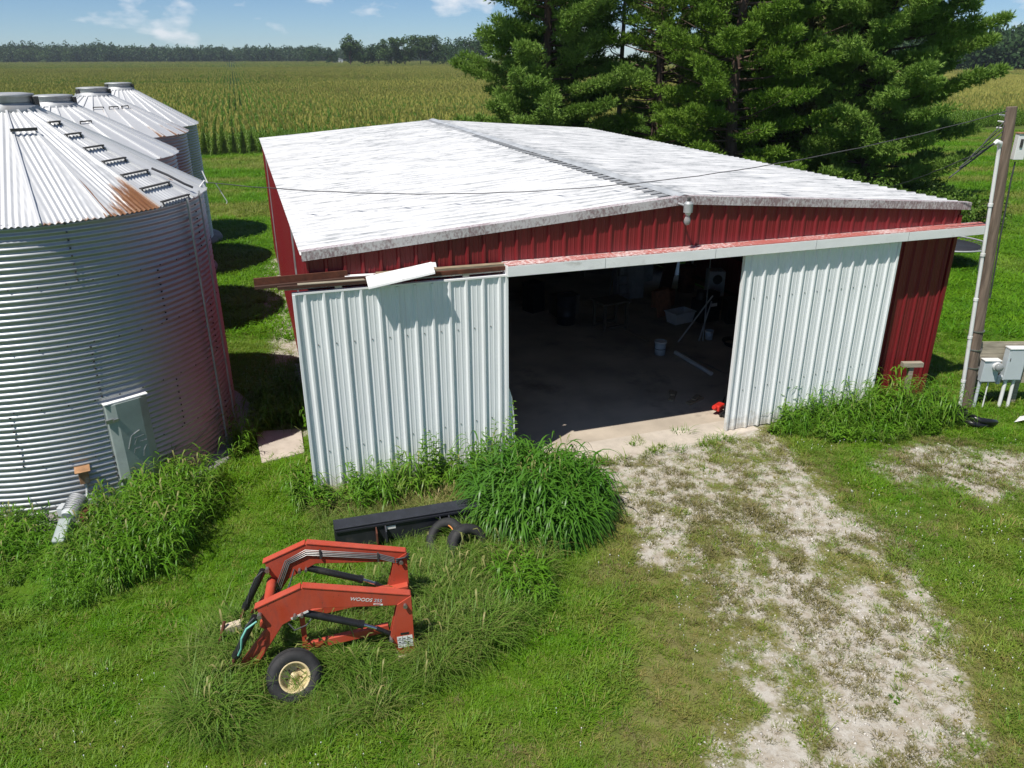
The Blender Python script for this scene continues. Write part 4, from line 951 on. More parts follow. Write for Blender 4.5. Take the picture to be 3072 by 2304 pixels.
for xx in (-.22, .22): MB().bar((xx, .6, 0), (xx * .85, .27, 1.6), .03, .03, (0, 1, 0)).build('rear_leg', M['galv'], o)
o = inside('cabinet', 10.9, 9.6, 'dull grey cabinet standing against the dark back of the shed', 'cabinet')
MB().box((0, 0, .75), (.9, .5, 1.5)).build('carcass', M['galv_dull'], o, bevel=.01); MB().box((-.22, -.26, .75), (.42, .02, 1.4)).box((.22, -.26, .75), (.42, .02, 1.4)).build('door', M['galv_dull'], o)
o = inside('welder', 12.9, 7.6, 'white faced machine box near the right wall inside the shed', 'machine', -.3)
MB().box((0, 0, .85), (.5, .5, .8)).build('housing', M['pvc_grey'], o, bevel=.02); MB().cyl((.0, -.255, 1.0), (0, -.27, 1.0), .15, .15, 20).build('dial', M['dark_iron'], o); MB().box((0, 0, .22), (.45, .45, .44)).build('base', M['dark_iron'], o)
o = inside('upright_board', 12.2, 9.3, 'dark tall board leaning in front of the side doorway', 'board', .2)
MB().box((0, 0, .75), (.5, .05, 1.5), Matrix.Rotation(R(12), 3, 'Y')).build('panel', M['dark_wood'], o); MB().box((.05, -.03, 1.2), (.12, .004, .12)).build('white_tag', M['decal_white'], o)
o = inside('engine_block', 12.0, 6.6, 'dark machine with a pale switch plate standing inside the shed', 'machine', .1)
MB().box((0, 0, .35), (.7, .55, .7)).cyl((-.2, 0, .7), (-.2, 0, .95), .16, .14, 16).box((.2, .0, .8), (.3, .4, .2)).build('body', M['black_paint'], o, bevel=.03); MB().box((.08, -.285, .55), (.22, .012, .10)).build('switch_plate', M['plastic_white'], o)
o = inside('cardboard_sheet', 11.0, 7.4, 'brown sheet leaning behind the plastic tub', 'sheet', .3); MB().box((0, 0, .4), (.6, .03, .8), Matrix.Rotation(R(-15), 3, 'X')).build('sheet', M['brown_card'], o)
o = inside('shelf', 11.6, 12.6, 'low shelf with small pale boxes at the back of the shed', 'shelf')
MB().box((0, 0, .7), (2.2, .45, .04)).build('board', M['grey_wood'], o)
for xx in (-1.05, 1.05): MB().box((xx, 0, .35), (.05, .4, .7)).build('side', M['grey_wood'], o)
for k, (q, sz) in enumerate(((-.5, .22), (.1, .16), (.38, .24))):
    tag(MB().box((0, 0, sz / 2), (sz, .2, sz), Matrix.Rotation(.1 * k, 3, 'Z')).build('carton', M['plastic_white'], None, shed_to_world(11.6 + q, 12.5, .738), (0, 0, TH), .004), ('leftmost', 'smallest, middle', 'rightmost, largest')[k] + ' pale carton on the low shelf at the back', 'carton', 'cartons on the back shelf')
def crate(a, b, sx, sy, sz, mat, label, rz=0.0, z=0.0):
    o = inside('crate', a, b, label, 'crate', rz, 'boxes and crates in the dark of the shed'); o.location.z += z
    MB().box((0, 0, sz / 2), (sx, sy, sz)).build('box', M[mat], o, bevel=.01); MB().box((0, 0, sz + .012), (sx + .03, sy + .03, .024)).build('lid', M[mat], o); return o
crate(12.6, 5.2, .6, .5, .45, 'old_dark', 'dark wooden crate low at the right inside the shed', .3)
crate(12.7, 6.2, .5, .5, .7, 'black_paint', 'tall black box right of the dark machine', -.2)
crate(11.5, 8.3, .7, .45, .5, 'brown_card', 'brown box behind the plastic tub', .5)
crate(8.2, 8.6, .8, .5, .6, 'old_dark', 'dark chest left of the timber stand', .1)
crate(7.4, 9.2, .5, .5, .9, 'black_paint', 'black upright box deep on the left of the floor', .4)
crate(12.3, 11.4, .6, .6, .8, 'galv_dull', 'dull metal bin by the side doorway', .2)
for k, (a_, b_, lab) in enumerate(((7.9, 7.7, 'dark oil drum standing left of the timber stand'), (13.1, 9.6, 'dark oil drum by the right wall inside the shed'))):
    o = inside('oil_drum', a_, b_, lab, 'drum')
    MB().lathe([(.001, 0), (.28, 0), (.28, .28), (.29, .29), (.28, .30), (.28, .58), (.29, .59), (.28, .60), (.28, .86), (.001, .86)], 28).build('shell', M['rust' if k else 'bucket_black'], o)
    MB().lathe([(.27, .86), (.285, .86), (.285, .885), (.27, .885)], 28).build('rim', M['bucket_black'], o)
for k, (p0, p1, lab) in enumerate((((12.0, 4.2, .05), (13.5, 6.0, 1.3), 'dark plank leaning low at the right wall inside the shed'), ((12.6, 4.6, .05), (13.6, 5.4, 2.1), 'steep dark plank leaning on the right wall inside the shed'))):
    q0, q1 = shed_to_world(*p0), shed_to_world(*p1); tag(MB().bar(q0, q1, .16, .04).build('leaning_plank', M['old_dark'], None), lab, 'plank')
mb = MB()
for k in range(3): mb.tube([(.35 * math.cos(q) * (1 + .08 * k), .35 * math.sin(q), .03 + .04 * k + .01 * math.sin(3 * q)) for q in np.linspace(0, 6.2, 20)], .018, 6)
tag(mb.build('coiled_hose', M['black_paint'], None, shed_to_world(11.7, 4.4, .016)), 'coiled dark hose on the floor at the right inside the shed', 'hose')
for k, (a_, b_) in enumerate(((8.55, 1.35), (8.2, 1.75))):
    tag(MB().box((0, 0, .03), (.55, .12, .05)).box((.1, .05, .07), (.3, .1, .03), Matrix.Rotation(.3, 3, 'Z')).build('wood_scrap', M['old_wood'], None, shed_to_world(a_, b_, .016), (0, 0, TH + .4 + .5 * k)), ('nearer wood offcut on the floor by the right sliding door', 'farther wood offcut on the floor by the right sliding door')[k], 'offcut')
o = inside('trimmer', 8.72, .62, 'red and black string trimmer lying by the right sliding door', 'trimmer', .5)
MB().box((0, 0, .16), (.26, .16, .14)).cyl((-.1, .02, .16), (-.18, .03, .2), .06, .05, 12).build('engine', M['red_plastic'], o, bevel=.025)
MB().cyl((.1, 0, .12), (.75, .25, .08), .014, .014, 8).tube([(.1, -.1, .14), (.0, -.16, .10), (-.18, -.14, .06)], .03).build('shaft', M['black_paint'], o)
MB().box((.02, -.16, .05), (.34, .14, .06)).build('guard', M['black_paint'], o, bevel=.015)

# ------------------------------------------------------------------ vegetation
def blades(n, h0, h1, spread, width, lean, droop, seg=3, rng=RNG, sprd_dir=None):
    """arching grass blades -> V,F (quads)"""
    Vs = []; Fs = []
    for i in range(n):
        r_ = spread * math.sqrt(rng.random()); a = rng.random() * 2 * pi; bx, by = r_ * math.cos(a), r_ * math.sin(a)
        d = a + rng.normal(0, .9); L = rng.uniform(h0, h1); ln = lean * rng.uniform(.3, 1.3); dr = droop * rng.uniform(.4, 1.3); wv = width * rng.uniform(.7, 1.3)
        cx, sx = math.cos(d), math.sin(d); px, py = -sx, cx; b = len(Vs)
        for k in range(seg + 1):
            t = k / seg; hx = L * (ln * t + dr * .9 * t * t); z = L * (t - dr * .75 * t * t * t); w_ = wv * (1 - t ** 1.6 * .92) * .5
            Vs.append((bx + cx * hx - px * w_, by + sx * hx - py * w_, z - .005)); Vs.append((bx + cx * hx + px * w_, by + sx * hx + py * w_, z - .005))
        for k in range(seg): Fs.append((b + 2 * k, b + 2 * k + 1, b + 2 * k + 3, b + 2 * k + 2))
    return np.array(Vs), np.array(Fs)
def broadleaf(n, h, spread, size, rng=RNG):
    """upright stems with ovate leaves"""
    Vs = []; Fs = []
    for i in range(n):
        r_ = spread * math.sqrt(rng.random()); a = rng.random() * 2 * pi; bx, by = r_ * math.cos(a), r_ * math.sin(a); H_ = h * rng.uniform(.6, 1.1); lx, ly = rng.normal(0, .12, 2)
        b = len(Vs); w_ = .006
        Vs += [(bx - w_, by, 0), (bx + w_, by, 0), (bx + lx * H_ + w_ * .4, by + ly * H_, H_), (bx + lx * H_ - w_ * .4, by + ly * H_, H_)]; Fs.append((b, b + 1, b + 2, b + 3))
        for k in range(int(8 + 8 * H_)):
            t = .15 + .85 * rng.random(); d = rng.random() * 2 * pi; L = size * rng.uniform(.6, 1.2) * (1.15 - .5 * t); up_ = rng.uniform(-.1, .7); wv = L * rng.uniform(.2, .34)
            o = np.array([bx + lx * t * H_, by + ly * t * H_, t * H_]); dv_ = np.array([math.cos(d), math.sin(d), up_]); sd = np.array([-math.sin(d), math.cos(d), 0]); b = len(Vs)
            for q in (o, o + dv_ * L * .45 + sd * wv, o + dv_ * L - np.array([0, 0, .25 * L]), o + dv_ * L * .45 - sd * wv): Vs.append(tuple(q))
            Fs.append((b, b + 1, b + 2, b + 3))
    return np.array(Vs), np.array(Fs)
def stalks(n, h0, h1, spread, leafL, leafW, nl=5, seg=4, dome=0.0, rng=RNG, rag=0.0):
    """leafy grass stalks: each carries long leaves that arch out and down"""
    Vs = []; Fs = []
    for i in range(n):
        q = math.sqrt(rng.random()); r_ = spread * q; a = rng.random() * 2 * pi; bx, by = r_ * math.cos(a), r_ * math.sin(a)
        H_ = rng.uniform(h0, h1) * (1 - dome * q * q) * (1 + rag * (math.sin(3 * a + 1.3) * .5 + math.sin(5 * a + 8 * q) * .5)) * (1.35 if rag and rng.random() < .05 else 1); lx, ly = .35 * q * math.cos(a) + rng.normal(0, .08), .35 * q * math.sin(a) + rng.normal(0, .08)
        b = len(Vs); Vs += [(bx - .004, by, 0), (bx + .004, by, 0), (bx + lx * H_ + .002, by + ly * H_, H_), (bx + lx * H_ - .002, by + ly * H_, H_)]; Fs.append((b, b + 1, b + 2, b + 3))
        for k in range(nl):
            t0 = .25 + .75 * (k + rng.random()) / nl; d = a + rng.normal(0, 1.1); L = leafL * rng.uniform(.6, 1.2); w0 = leafW * rng.uniform(.7, 1.2); cx, sx = math.cos(d), math.sin(d); up_ = rng.uniform(.5, 1.0); fall = rng.uniform(.75, 1.5)
            ox, oy, oz = bx + lx * H_ * t0, by + ly * H_ * t0, H_ * t0; b = len(Vs)
            for j in range(seg + 1):
                t = j / seg; hx = L * (.75 * t); z = oz + L * (up_ * t - fall * t * t); w_ = w0 * .5 * (min(1, .45 + 2.2 * t) * (1 - t ** 2.2 * .95)); z = max(z, .01)
                Vs.append((ox + cx * hx + sx * w_, oy + sx * hx - cx * w_, z)); Vs.append((ox + cx * hx - sx * w_, oy + sx * hx + cx * w_, z))
            for j in range(seg): Fs.append((b + 2 * j, b + 2 * j + 1, b + 2 * j + 3, b + 2 * j + 2))
    return np.array(Vs), np.array(Fs)
def merge(*parts):
    Vs = []; Fs = []; o = 0
    for v, f in parts: Vs.append(v); Fs.append(f + o); o += len(v)
    return np.concatenate(Vs), np.concatenate(Fs)

def scatter(name, P, scl, tint, variants, label, cat, zrot=None):
    """one object: instances of the variant meshes on the points P (n,3)"""
    n = len(P); me = bpy.data.meshes.new(name); me.vertices.add(n); me.vertices.foreach_set('co', np.asarray(P, np.float32).ravel())
    rot = np.zeros((n, 3), np.float32); rot[:, 2] = RNG.random(n) * 2 * pi if zrot is None else zrot
    rot[:, 0] = RNG.normal(0, .06, n); rot[:, 1] = RNG.normal(0, .06, n)
    for nm, ty, arr in (('rot', 'FLOAT_VECTOR', rot), ('scl', 'FLOAT_VECTOR', np.asarray(scl, np.float32).reshape(n, 3)), ('tint', 'FLOAT', np.asarray(tint, np.float32)), ('var', 'INT', RNG.integers(0, len(variants), n).astype(np.int32))):
        a = me.attributes.new(nm, ty, 'POINT'); a.data.foreach_set('vector' if ty == 'FLOAT_VECTOR' else 'value', arr.ravel())
    o = link_mesh(name, me); tag(o, label, cat, kind='stuff')
    ng = bpy.data.node_groups.new(name, 'GeometryNodeTree'); ng.interface.new_socket('Geometry', in_out='INPUT', socket_type='NodeSocketGeometry'); ng.interface.new_socket('Geometry', in_out='OUTPUT', socket_type='NodeSocketGeometry')
    gi = ng.nodes.new('NodeGroupInput'); go = ng.nodes.new('NodeGroupOutput'); jn = ng.nodes.new('GeometryNodeJoinGeometry')
    def named(nm, ty):
        q = ng.nodes.new('GeometryNodeInputNamedAttribute'); q.data_type = ty; q.inputs['Name'].default_value = nm; return q.outputs['Attribute']
    rv = named('rot', 'FLOAT_VECTOR'); sv = named('scl', 'FLOAT_VECTOR'); vv = named('var', 'INT')
    e2r = ng.nodes.new('FunctionNodeEulerToRotation'); ng.links.new(rv, e2r.inputs[0])
    for k, vm in enumerate(variants):
        src = bpy.data.objects.new(name + '_source', vm)
        oi = ng.nodes.new('GeometryNodeObjectInfo'); oi.inputs['Object'].default_value = src
        cp = ng.nodes.new('FunctionNodeCompare'); cp.data_type = 'INT'; cp.operation = 'EQUAL'; ng.links.new(vv, cp.inputs[2]); cp.inputs[3].default_value = k
        ip = ng.nodes.new('GeometryNodeInstanceOnPoints'); ng.links.new(gi.outputs[0], ip.inputs['Points']); ng.links.new(cp.outputs[0], ip.inputs['Selection'])
        ng.links.new(oi.outputs['Geometry'], ip.inputs['Instance']); ng.links.new(e2r.outputs[0], ip.inputs['Rotation']); ng.links.new(sv, ip.inputs['Scale'])
        ng.links.new(ip.outputs[0], jn.inputs[0])
    ng.links.new(jn.outputs[0], go.inputs[0])
    m = o.modifiers.new('scatter', 'NODES'); m.node_group = ng
    return o

FV = R(5)
def in_view(x, y, margin=1.06, extra=1.0):
    """keep what the photograph can see, with a margin for a step aside"""
    dep = y * math.cos(PITCH) + (CAM_H) * math.sin(PITCH)
    return (np.abs(x) < dep * 1536 / 2330 * margin + extra) & (y > 3.2)
def outside_built(x, y, pad=.1):
    a, b = to_shed(x, y); ok = ~((a > -.02 - pad * 0) & (a < 14.1) & (b > -.02) & (b < 20.8))
    for cx, cy, r_, _ in BINS: ok &= np.hypot(x - cx, y - cy) > r_ + .05 + pad
    ok &= ~((a > 2.95) & (a < 9.1) & (b > -.60) & (b < 0))
    ok &= ~((x > -5.35) & (x < -4.35) & (y > 13.75) & (y < 14.95))
    return ok
def rect_points(x0, x1, y0, y1, dens): n = int((x1 - x0) * (y1 - y0) * dens); return RNG.uniform(x0, x1, n), RNG.uniform(y0, y1, n)

G_LAWN = ((.060, .215, .004), (.190, .365, .010))
M['lawn'] = leafmat('lawn_blade', G_LAWN, (.36, .29, .10), .35, .5)
M['tall'] = leafmat('tall_blade', ((.085, .200, .016), (.175, .295, .040)), (.42, .34, .15), .35, 1.2)
M['fox'] = leafmat('foxtail_blade', ((.070, .210, .008), (.165, .335, .025)), (.24, .21, .07), .35, 1.5, .4)
M['mound'] = leafmat('mound_blade', ((.050, .165, .012), (.125, .275, .032)), (.24, .21, .07), .3, 2.5, .38)
M['weed'] = leafmat('weed_leaf', ((.085, .225, .012), (.185, .350, .028)), (.2, .18, .05), .35, 1.5, .45)
def vmesh(nm, vf, mat, heads=0, hz=(.45, .8), spread=.16):
    V_, F_ = vf
    if not heads: return np_mesh(nm, V_, F_, M[mat], False)
    n0 = len(F_); Vh = []; Fh = []
    for i in range(heads):
        a = RNG.random() * 2 * pi; r_ = spread * RNG.random(); d = RNG.random() * 2 * pi; z = RNG.uniform(*hz); bx, by = r_ * math.cos(a), r_ * math.sin(a); lx = .12 * math.cos(d); ly = .12 * math.sin(d); b = len(Vh); o = len(V_)
        px_, py_ = -math.sin(d), math.cos(d)
        for q, (t, wq, dz) in enumerate(((0, .0025, -z), (.5, .003, -.12), (.62, .009, -.06), (.85, .010, .0), (1.15, .003, -.02))): Vh += [(bx + lx * t * 1.4 - px_ * wq, by + ly * t * 1.4 - py_ * wq, z + dz), (bx + lx * t * 1.4 + px_ * wq, by + ly * t * 1.4 + py_ * wq, z + dz)]
        Fh += [(o + b + 2 * q, o + b + 2 * q + 1, o + b + 2 * q + 3, o + b + 2 * q + 2) for q in range(4)]
    me = np_mesh(nm, np.concatenate([V_, np.array(Vh)]), np.concatenate([F_, np.array(Fh)]), M[mat], False); me.materials.append(M['seed'])
    mi = np.zeros(n0 + len(Fh), np.int32); mi[n0:] = 1; me.polygons.foreach_set('material_index', mi); return me
M['seed'] = leafmat('seed_head', ((.20, .24, .06), (.32, .31, .11)), (.42, .34, .16), .3, 1.0)
LAWN = [vmesh('lawn_tuft', blades(22, .05, .13, .11, .0095, .6, .6, 3), 'lawn') for _ in range(4)] + [vmesh('lawn_tuft', blades(16, .08, .19, .09, .0085, .4, .7, 3), 'lawn')] + [vmesh('lawn_tuft', merge(blades(14, .03, .07, .10, .007, .5, .5, 2), broadleaf(5, .04, .08, .04)), 'lawn')]
TALL = [vmesh('tall_tuft', blades(34, .22, .58, .14, .0115, .35, .75, 4), 'tall', (0, 0, 0, 0, 1)[k], (.30, .55), .12) for k in range(5)]
FOX = [vmesh('foxtail_tuft', stalks(7, .30, .78, .17, .34, .021, 5), 'fox', (0, 1, 2, 0, 1)[k]) for k in range(5)]
WEED = [vmesh('weed_tuft', broadleaf(5, .42, .14, .13), 'weed') for _ in range(4)]

def poly_in(x, y, poly):
    c = np.zeros(len(x), bool); n = len(poly)
    for i in range(n):
        x0, y0 = poly[i]; x1, y1 = poly[(i + 1) % n]
        k = ((y0 > y) != (y1 > y)) & (x < (x1 - x0) * (y - y0) / (y1 - y0 + 1e-12) + x0); c ^= k
    return c
LOADER_GRASS = [(-3.9, 7.0), (-2.9, 6.5), (-1.6, 7.2), (-.7, 7.9), (.2, 8.9), (.6, 9.9), (.2, 11.0), (-.9, 12.4), (-2.0, 13.3), (-3.6, 12.9), (-3.2, 11.0), (-2.7, 10.5), (-2.0, 10.2), (-2.4, 9.1), (-3.0, 8.9), (-3.9, 8.7), (-4.3, 8.0)]
BIN_BED = [(-13, 9.3), (-9.5, 9.35), (-8.3, 9.2), (-7.2, 9.05), (-6.2, 9.25), (-5.55, 10.0), (-5.35, 11.2), (-5.5, 12.4), (-6.2, 12.7), (-6.9, 12.3), (-7.0, 11.2), (-7.05, 10.75), (-7.5, 10.7), (-7.7, 11.25), (-8.6, 11.35), (-13, 11.9)]
DOOR_BED = [tuple(shed_to_world(a, b)[:2]) for a, b in ((-.45, -.75), (.1, -.95), (2, -1.0), (3.9, -1.1), (4.0, -.72), (3.0, -.36), (-.3, -.33), (-.35, .5), (-.6, .4))]
RIGHT_BED = [(5.5, 14.85), (6.4, 14.4), (7.8, 14.4), (8.9, 14.75), (9.6, 15.2), (9.9, 15.7), (9.0, 16.05), (7.6, 15.95), (6.2, 15.6)]
SIDE_BED = [(-5.7, 13.7), (-5.45, 13.8), (-5.4, 14.2), (-5.5, 15.1), (-4.2, 15.2), (-4.4, 16.6), (-5.6, 17.6), (-6.0, 16.5), (-5.5, 15.1)]

# mown lawn, near and middle distance
x, y = rect_points(-13, 14, 3.2, 22, 190)
gm, tm = gravel_mask(x, y), thin_mask(x, y)
keep = in_view(x, y) & outside_built(x, y) & (RNG.random(len(x)) > np.clip(gm * .95 - .05, 0, .85)) & (RNG.random(len(x)) > tm * .25)
for pb in (BIN_BED,): keep &= ~poly_in(x, y, pb)
x, y, gm, tm = x[keep], y[keep], gm[keep], tm[keep]
lush = .40 + .75 * fbm(x * .7, y * .7, 91) + .5 * sstep(.5, .72, fbm(x * 2.3, y * 2.3, 93)); edgeb = 1 - .30 * tm - .22 * gm
sc_ = lush * edgeb * RNG.uniform(.7, 1.3, len(x))
tint = np.clip(np.maximum(tm, gm * .6) * .62 * RNG.uniform(.1, 1.3, len(x)) + .18 * sstep(.5, .75, fbm(x * .9, y * .9, 101)) + RNG.random(len(x)) ** 6 * .8, 0, .95)
scatter('lawn_grass', np.stack([x, y, np.zeros_like(x)], 1), np.stack([sc_ * 1.1, sc_ * 1.1, sc_], 1), tint, LAWN, 'mown green lawn around the sheds and bins', 'grass')
x, y = rect_points(-30, 62, 21, 86, 22)
keep = in_view(x, y) & outside_built(x, y, .2) & (corn_mask(x, y) < .5) & ((x < 2) | (x > 8)); x, y = x[keep], y[keep]; tm = thin_mask(x, y)
keep = RNG.random(len(x)) > tm * .3; x, y, tm = x[keep], y[keep], tm[keep]
s0 = RNG.uniform(1.6, 2.8, len(x)) * (.7 + .5 * fbm(x * .3, y * .3, 7)); rough = sstep(36, 46, y) * .5
scatter('far_lawn_grass', np.stack([x, y, np.zeros_like(x)], 1), np.stack([s0 * 1.25, s0 * 1.25, s0 * (.75 + rough)], 1), np.clip(tm * .9 * RNG.uniform(.4, 1.1, len(x)), 0, .85), LAWN, 'mown strips of lawn behind the shed towards the corn', 'grass')
# loose stones on the drive
def pebble(seed):
    rr = np.random.default_rng(seed); V_ = np.array([(1, 0, 0), (-1, 0, 0), (0, 1, 0), (0, -1, 0), (0, 0, .6), (0, 0, -.5)], float) * rr.uniform(.7, 1.2, (6, 3)); return np_mesh('pebble', V_ * .016, [(0, 2, 4), (2, 1, 4), (1, 3, 4), (3, 0, 4), (2, 0, 5), (1, 2, 5), (3, 1, 5), (0, 3, 5)], M['stone'])
def mk_stone():
    m, t, b = nmat('limestone'); oi = t.nodes.new('ShaderNodeObjectInfo'); t.links.new(mixrgb(t, oi.outputs['Random'], (.30, .27, .23), (.74, .70, .64)), b.inputs['Base Color']); b.inputs['Roughness'].default_value = .9; return m
M['stone'] = mk_stone()
x, y = rect_points(-2, 13, 3.2, 17, 420); gm = gravel_mask(x, y); keep = in_view(x, y) & outside_built(x, y) & (RNG.random(len(x)) < gm * .8) & (fbm(x * 3, y * 3, 63) > .40); x, y = x[keep], y[keep]
s0 = RNG.uniform(.4, 1.0, len(x)) + 1.3 * RNG.random(len(x)) ** 10
scatter('loose_gravel', np.stack([x, y, np.full_like(x, .004)], 1), np.stack([s0, s0, s0 * .8], 1), np.zeros(len(x)), [pebble(k) for k in range(4)], 'loose pale limestone chips on the worn drive', 'gravel')
# dry stubble standing in the gravel, and clover heads in the lawn
M['stubble'] = leafmat('stubble_blade', ((.125, .130, .030), (.225, .190, .075)), (.30, .24, .12), .25, 1.4)
STUB = [vmesh('stubble_tuft', blades(14, .025, .075, .05, .0075, .6, .5, 2), 'stubble') for _ in range(4)]
x, y = rect_points(-1, 12, 3.2, 16, 430); gm = gravel_mask(x, y); tm = thin_mask(x, y); nn = .5 * fbm(x * 1.6, y * 1.1, 141, 4) + .5 * fbm(x * 6, y * 6, 147, 3)
keep = in_view(x, y) & outside_built(x, y) & (np.maximum(gm, tm * .8) > .12) & (nn > .485) & (RNG.random(len(x)) < .5); x, y, nn = x[keep], y[keep], nn[keep]
s0 = RNG.uniform(.45, 1.0, len(x)) * (.7 + 1.2 * (nn - .46) * 4)
scatter('drive_stubble', np.stack([x, y, np.zeros_like(x)], 1), np.stack([s0, s0, s0], 1), RNG.random(len(x)) ** 2 * .8, STUB, 'brown stubble growing through the gravel drive', 'grass')
clv = MB().lathe([(.001, .105), (.010, .10), (.012, .09), (.004, .082)], 6).lathe([(.0015, .0), (.0015, .085)], 3)
cvm = clv.build('clover_head', M['decal_white'], None); cvm_me = cvm.data; bpy.data.objects.remove(cvm)
x, y = rect_points(-9, 11, 3.4, 14.5, 14); dd = fbm(x * .45, y * .45, 151); keep = in_view(x, y) & outside_built(x, y) & (gravel_mask(x, y) < .1) & (dd > .50) & ((x > .2) | (y < 8)); x, y = x[keep], y[keep]
for pb in (BIN_BED, LOADER_GRASS):
    k = ~poly_in(x, y, pb); x, y = x[k], y[k]
s0 = RNG.uniform(.4, .75, len(x)); scatter('clover_flowers', np.stack([x, y, np.zeros_like(x)], 1), np.stack([s0, s0, np.ones_like(s0)], 1), np.zeros(len(x)), [cvm_me], 'small white clover heads dotted over the lawn', 'flowers')
# tall uncut grass around the loader and the scrap
x, y = rect_points(-5, 1, 6.2, 13.6, 85); nn = fbm(x * 1.3, y * 1.3, 13)
keep = poly_in(x, y, LOADER_GRASS) & (nn > .30) & outside_built(x, y); x, y, nn = x[keep], y[keep], nn[keep]
dry = np.clip(sstep(11.0, 12.2, y) * sstep(13.4, 12.6, y) * .85 * RNG.uniform(.2, 1.2, len(x)) + RNG.random(len(x)) ** 4 * .6, 0, 1)
s0 = (.55 + .95 * nn) * RNG.uniform(.7, 1.25, len(x)) * np.where((y > 11) & (y < 13.2), .72, 1.0)
wheelm = poly_in(x, y, [(-3.4, 6.6), (-2.1, 6.6), (-2.0, 7.5), (-2.2, 7.9), (-3.3, 7.9)]); s0 = np.where(wheelm, s0 * .50, s0)
inside_l = ((x > -3.4) & (x < -1.5) & (y > 8.2) & (y < 9.2)); s0 = np.where(inside_l, s0 * .78, s0)
front_b = poly_in(x, y, [(-3.1, 9.6), (-.8, 10.2), (-.8, 11.3), (-3.1, 11.0)]); s0 = np.where(front_b, s0 * .58, s0)
scatter('tall_grass', np.stack([x, y, np.zeros_like(x)], 1), np.stack([s0, s0, s0], 1), dry, TALL, 'uncut tall grass around the loader and scrap', 'grass')
# foxtail and weed beds
def bed(polys, dens, smin, smax, taper=None):
    X = []; Y = []
    for p in polys:
        q = np.array(p); a, b = rect_points(q[:, 0].min(), q[:, 0].max(), q[:, 1].min(), q[:, 1].max(), dens); k = poly_in(a, b, p); X.append(a[k]); Y.append(b[k])
    X = np.concatenate(X); Y = np.concatenate(Y); k = outside_built(X, Y, .0) & in_view(X, Y, 1.1, 2); return X[k], Y[k]
x, y = bed((BIN_BED,), 48, 0, 0); nn = fbm(x * .9, y * .9, 23); s0 = (.68 + .78 * nn) * RNG.uniform(.75, 1.2, len(x)) * (1 - .45 * sstep(10.4, 9.2, y)) * (1 - .35 * sstep(.55, .15, np.hypot(x + 7.3, y - 10.75)))
lowm = np.where((np.abs(x + 7.3) < .42) & (y < 11.1), .40, np.where(x < -7.2, .62, 1.0)); s0 = np.where(x < -7.2, s0 * .8, s0)
scatter('bin_weeds', np.stack([x, y, np.zeros_like(x)], 1), np.stack([s0, s0, s0 * lowm], 1), RNG.random(len(x)) ** 5 * .5, FOX, 'rank foxtail grass growing along the nearest bin', 'weeds')
x, y = bed((DOOR_BED, RIGHT_BED, SIDE_BED), 60, 0, 0); nn = fbm(x * 1.2, y * 1.2, 29); s0 = (.7 + .9 * nn) * RNG.uniform(.6, 1.25, len(x)); s0 = np.where(y < 15.1, s0 * np.where(x > 5, .66, .98), s0)
scatter('leafy_weeds', np.stack([x, y, np.zeros_like(x)], 1), np.stack([s0, s0, s0], 1), RNG.random(len(x)) ** 6 * .5, WEED + FOX[:2] + TALL[:1], 'leafy weeds along the shed doors and pole', 'weeds')
# tufts breaking through the apron joint and the drive
x, y = rect_points(0, 7, 13, 17, 40); a, b = to_shed(x, y); keep = (((b > -.75) & (b < -.45)) | ((b > -.20) & (b < .12) & (fbm(x * 2, y * 2, 4) > .46))) & (a > 4.2) & (a < 8.6) & (fbm(x * 1.7, y * 1.7, 77) > .40); x, y = x[keep], y[keep]
s0 = RNG.uniform(.7, 1.6, len(x)); scatter('apron_tufts', np.stack([x, y, np.full_like(x, .02)], 1), np.stack([s0, s0, s0], 1), RNG.random(len(x)) * .5, LAWN, 'small grass tufts in the joint of the concrete apron', 'grass')

# the big clump of arching grass
def grass_clump(name, loc, n, h0, h1, spread, wdt, label, mat='fox', dome=.45, leafL=.60):
    Vq, Fq = stalks(n, h0, h1, spread, leafL, wdt, 6, 5, dome, RNG, .22)
    root = empty(name, loc); tag(root, label, 'grass clump'); link_mesh('blades', vmesh('blades', (Vq, Fq), mat, n // 14, (h0, h1 * 1.15), spread * .8), root); return root
grass_clump('grass_clump', (.42, 11.75, 0), 800, .75, 1.15, 1.02, .034, 'large mound of arching tall grass in front of the shed opening', 'mound')
grass_clump('grass_clump', (.10, 9.55, 0), 90, .35, .6, .40, .024, 'smaller tuft of arching grass to the right of the red loader', 'fox', .4, .38)
grass_clump('grass_clump', (-3.45, 7.15, 0), 90, .18, .35, .28, .016, 'spreading tuft of long grass to the left of the cream wheel', 'tall', .5, .42)
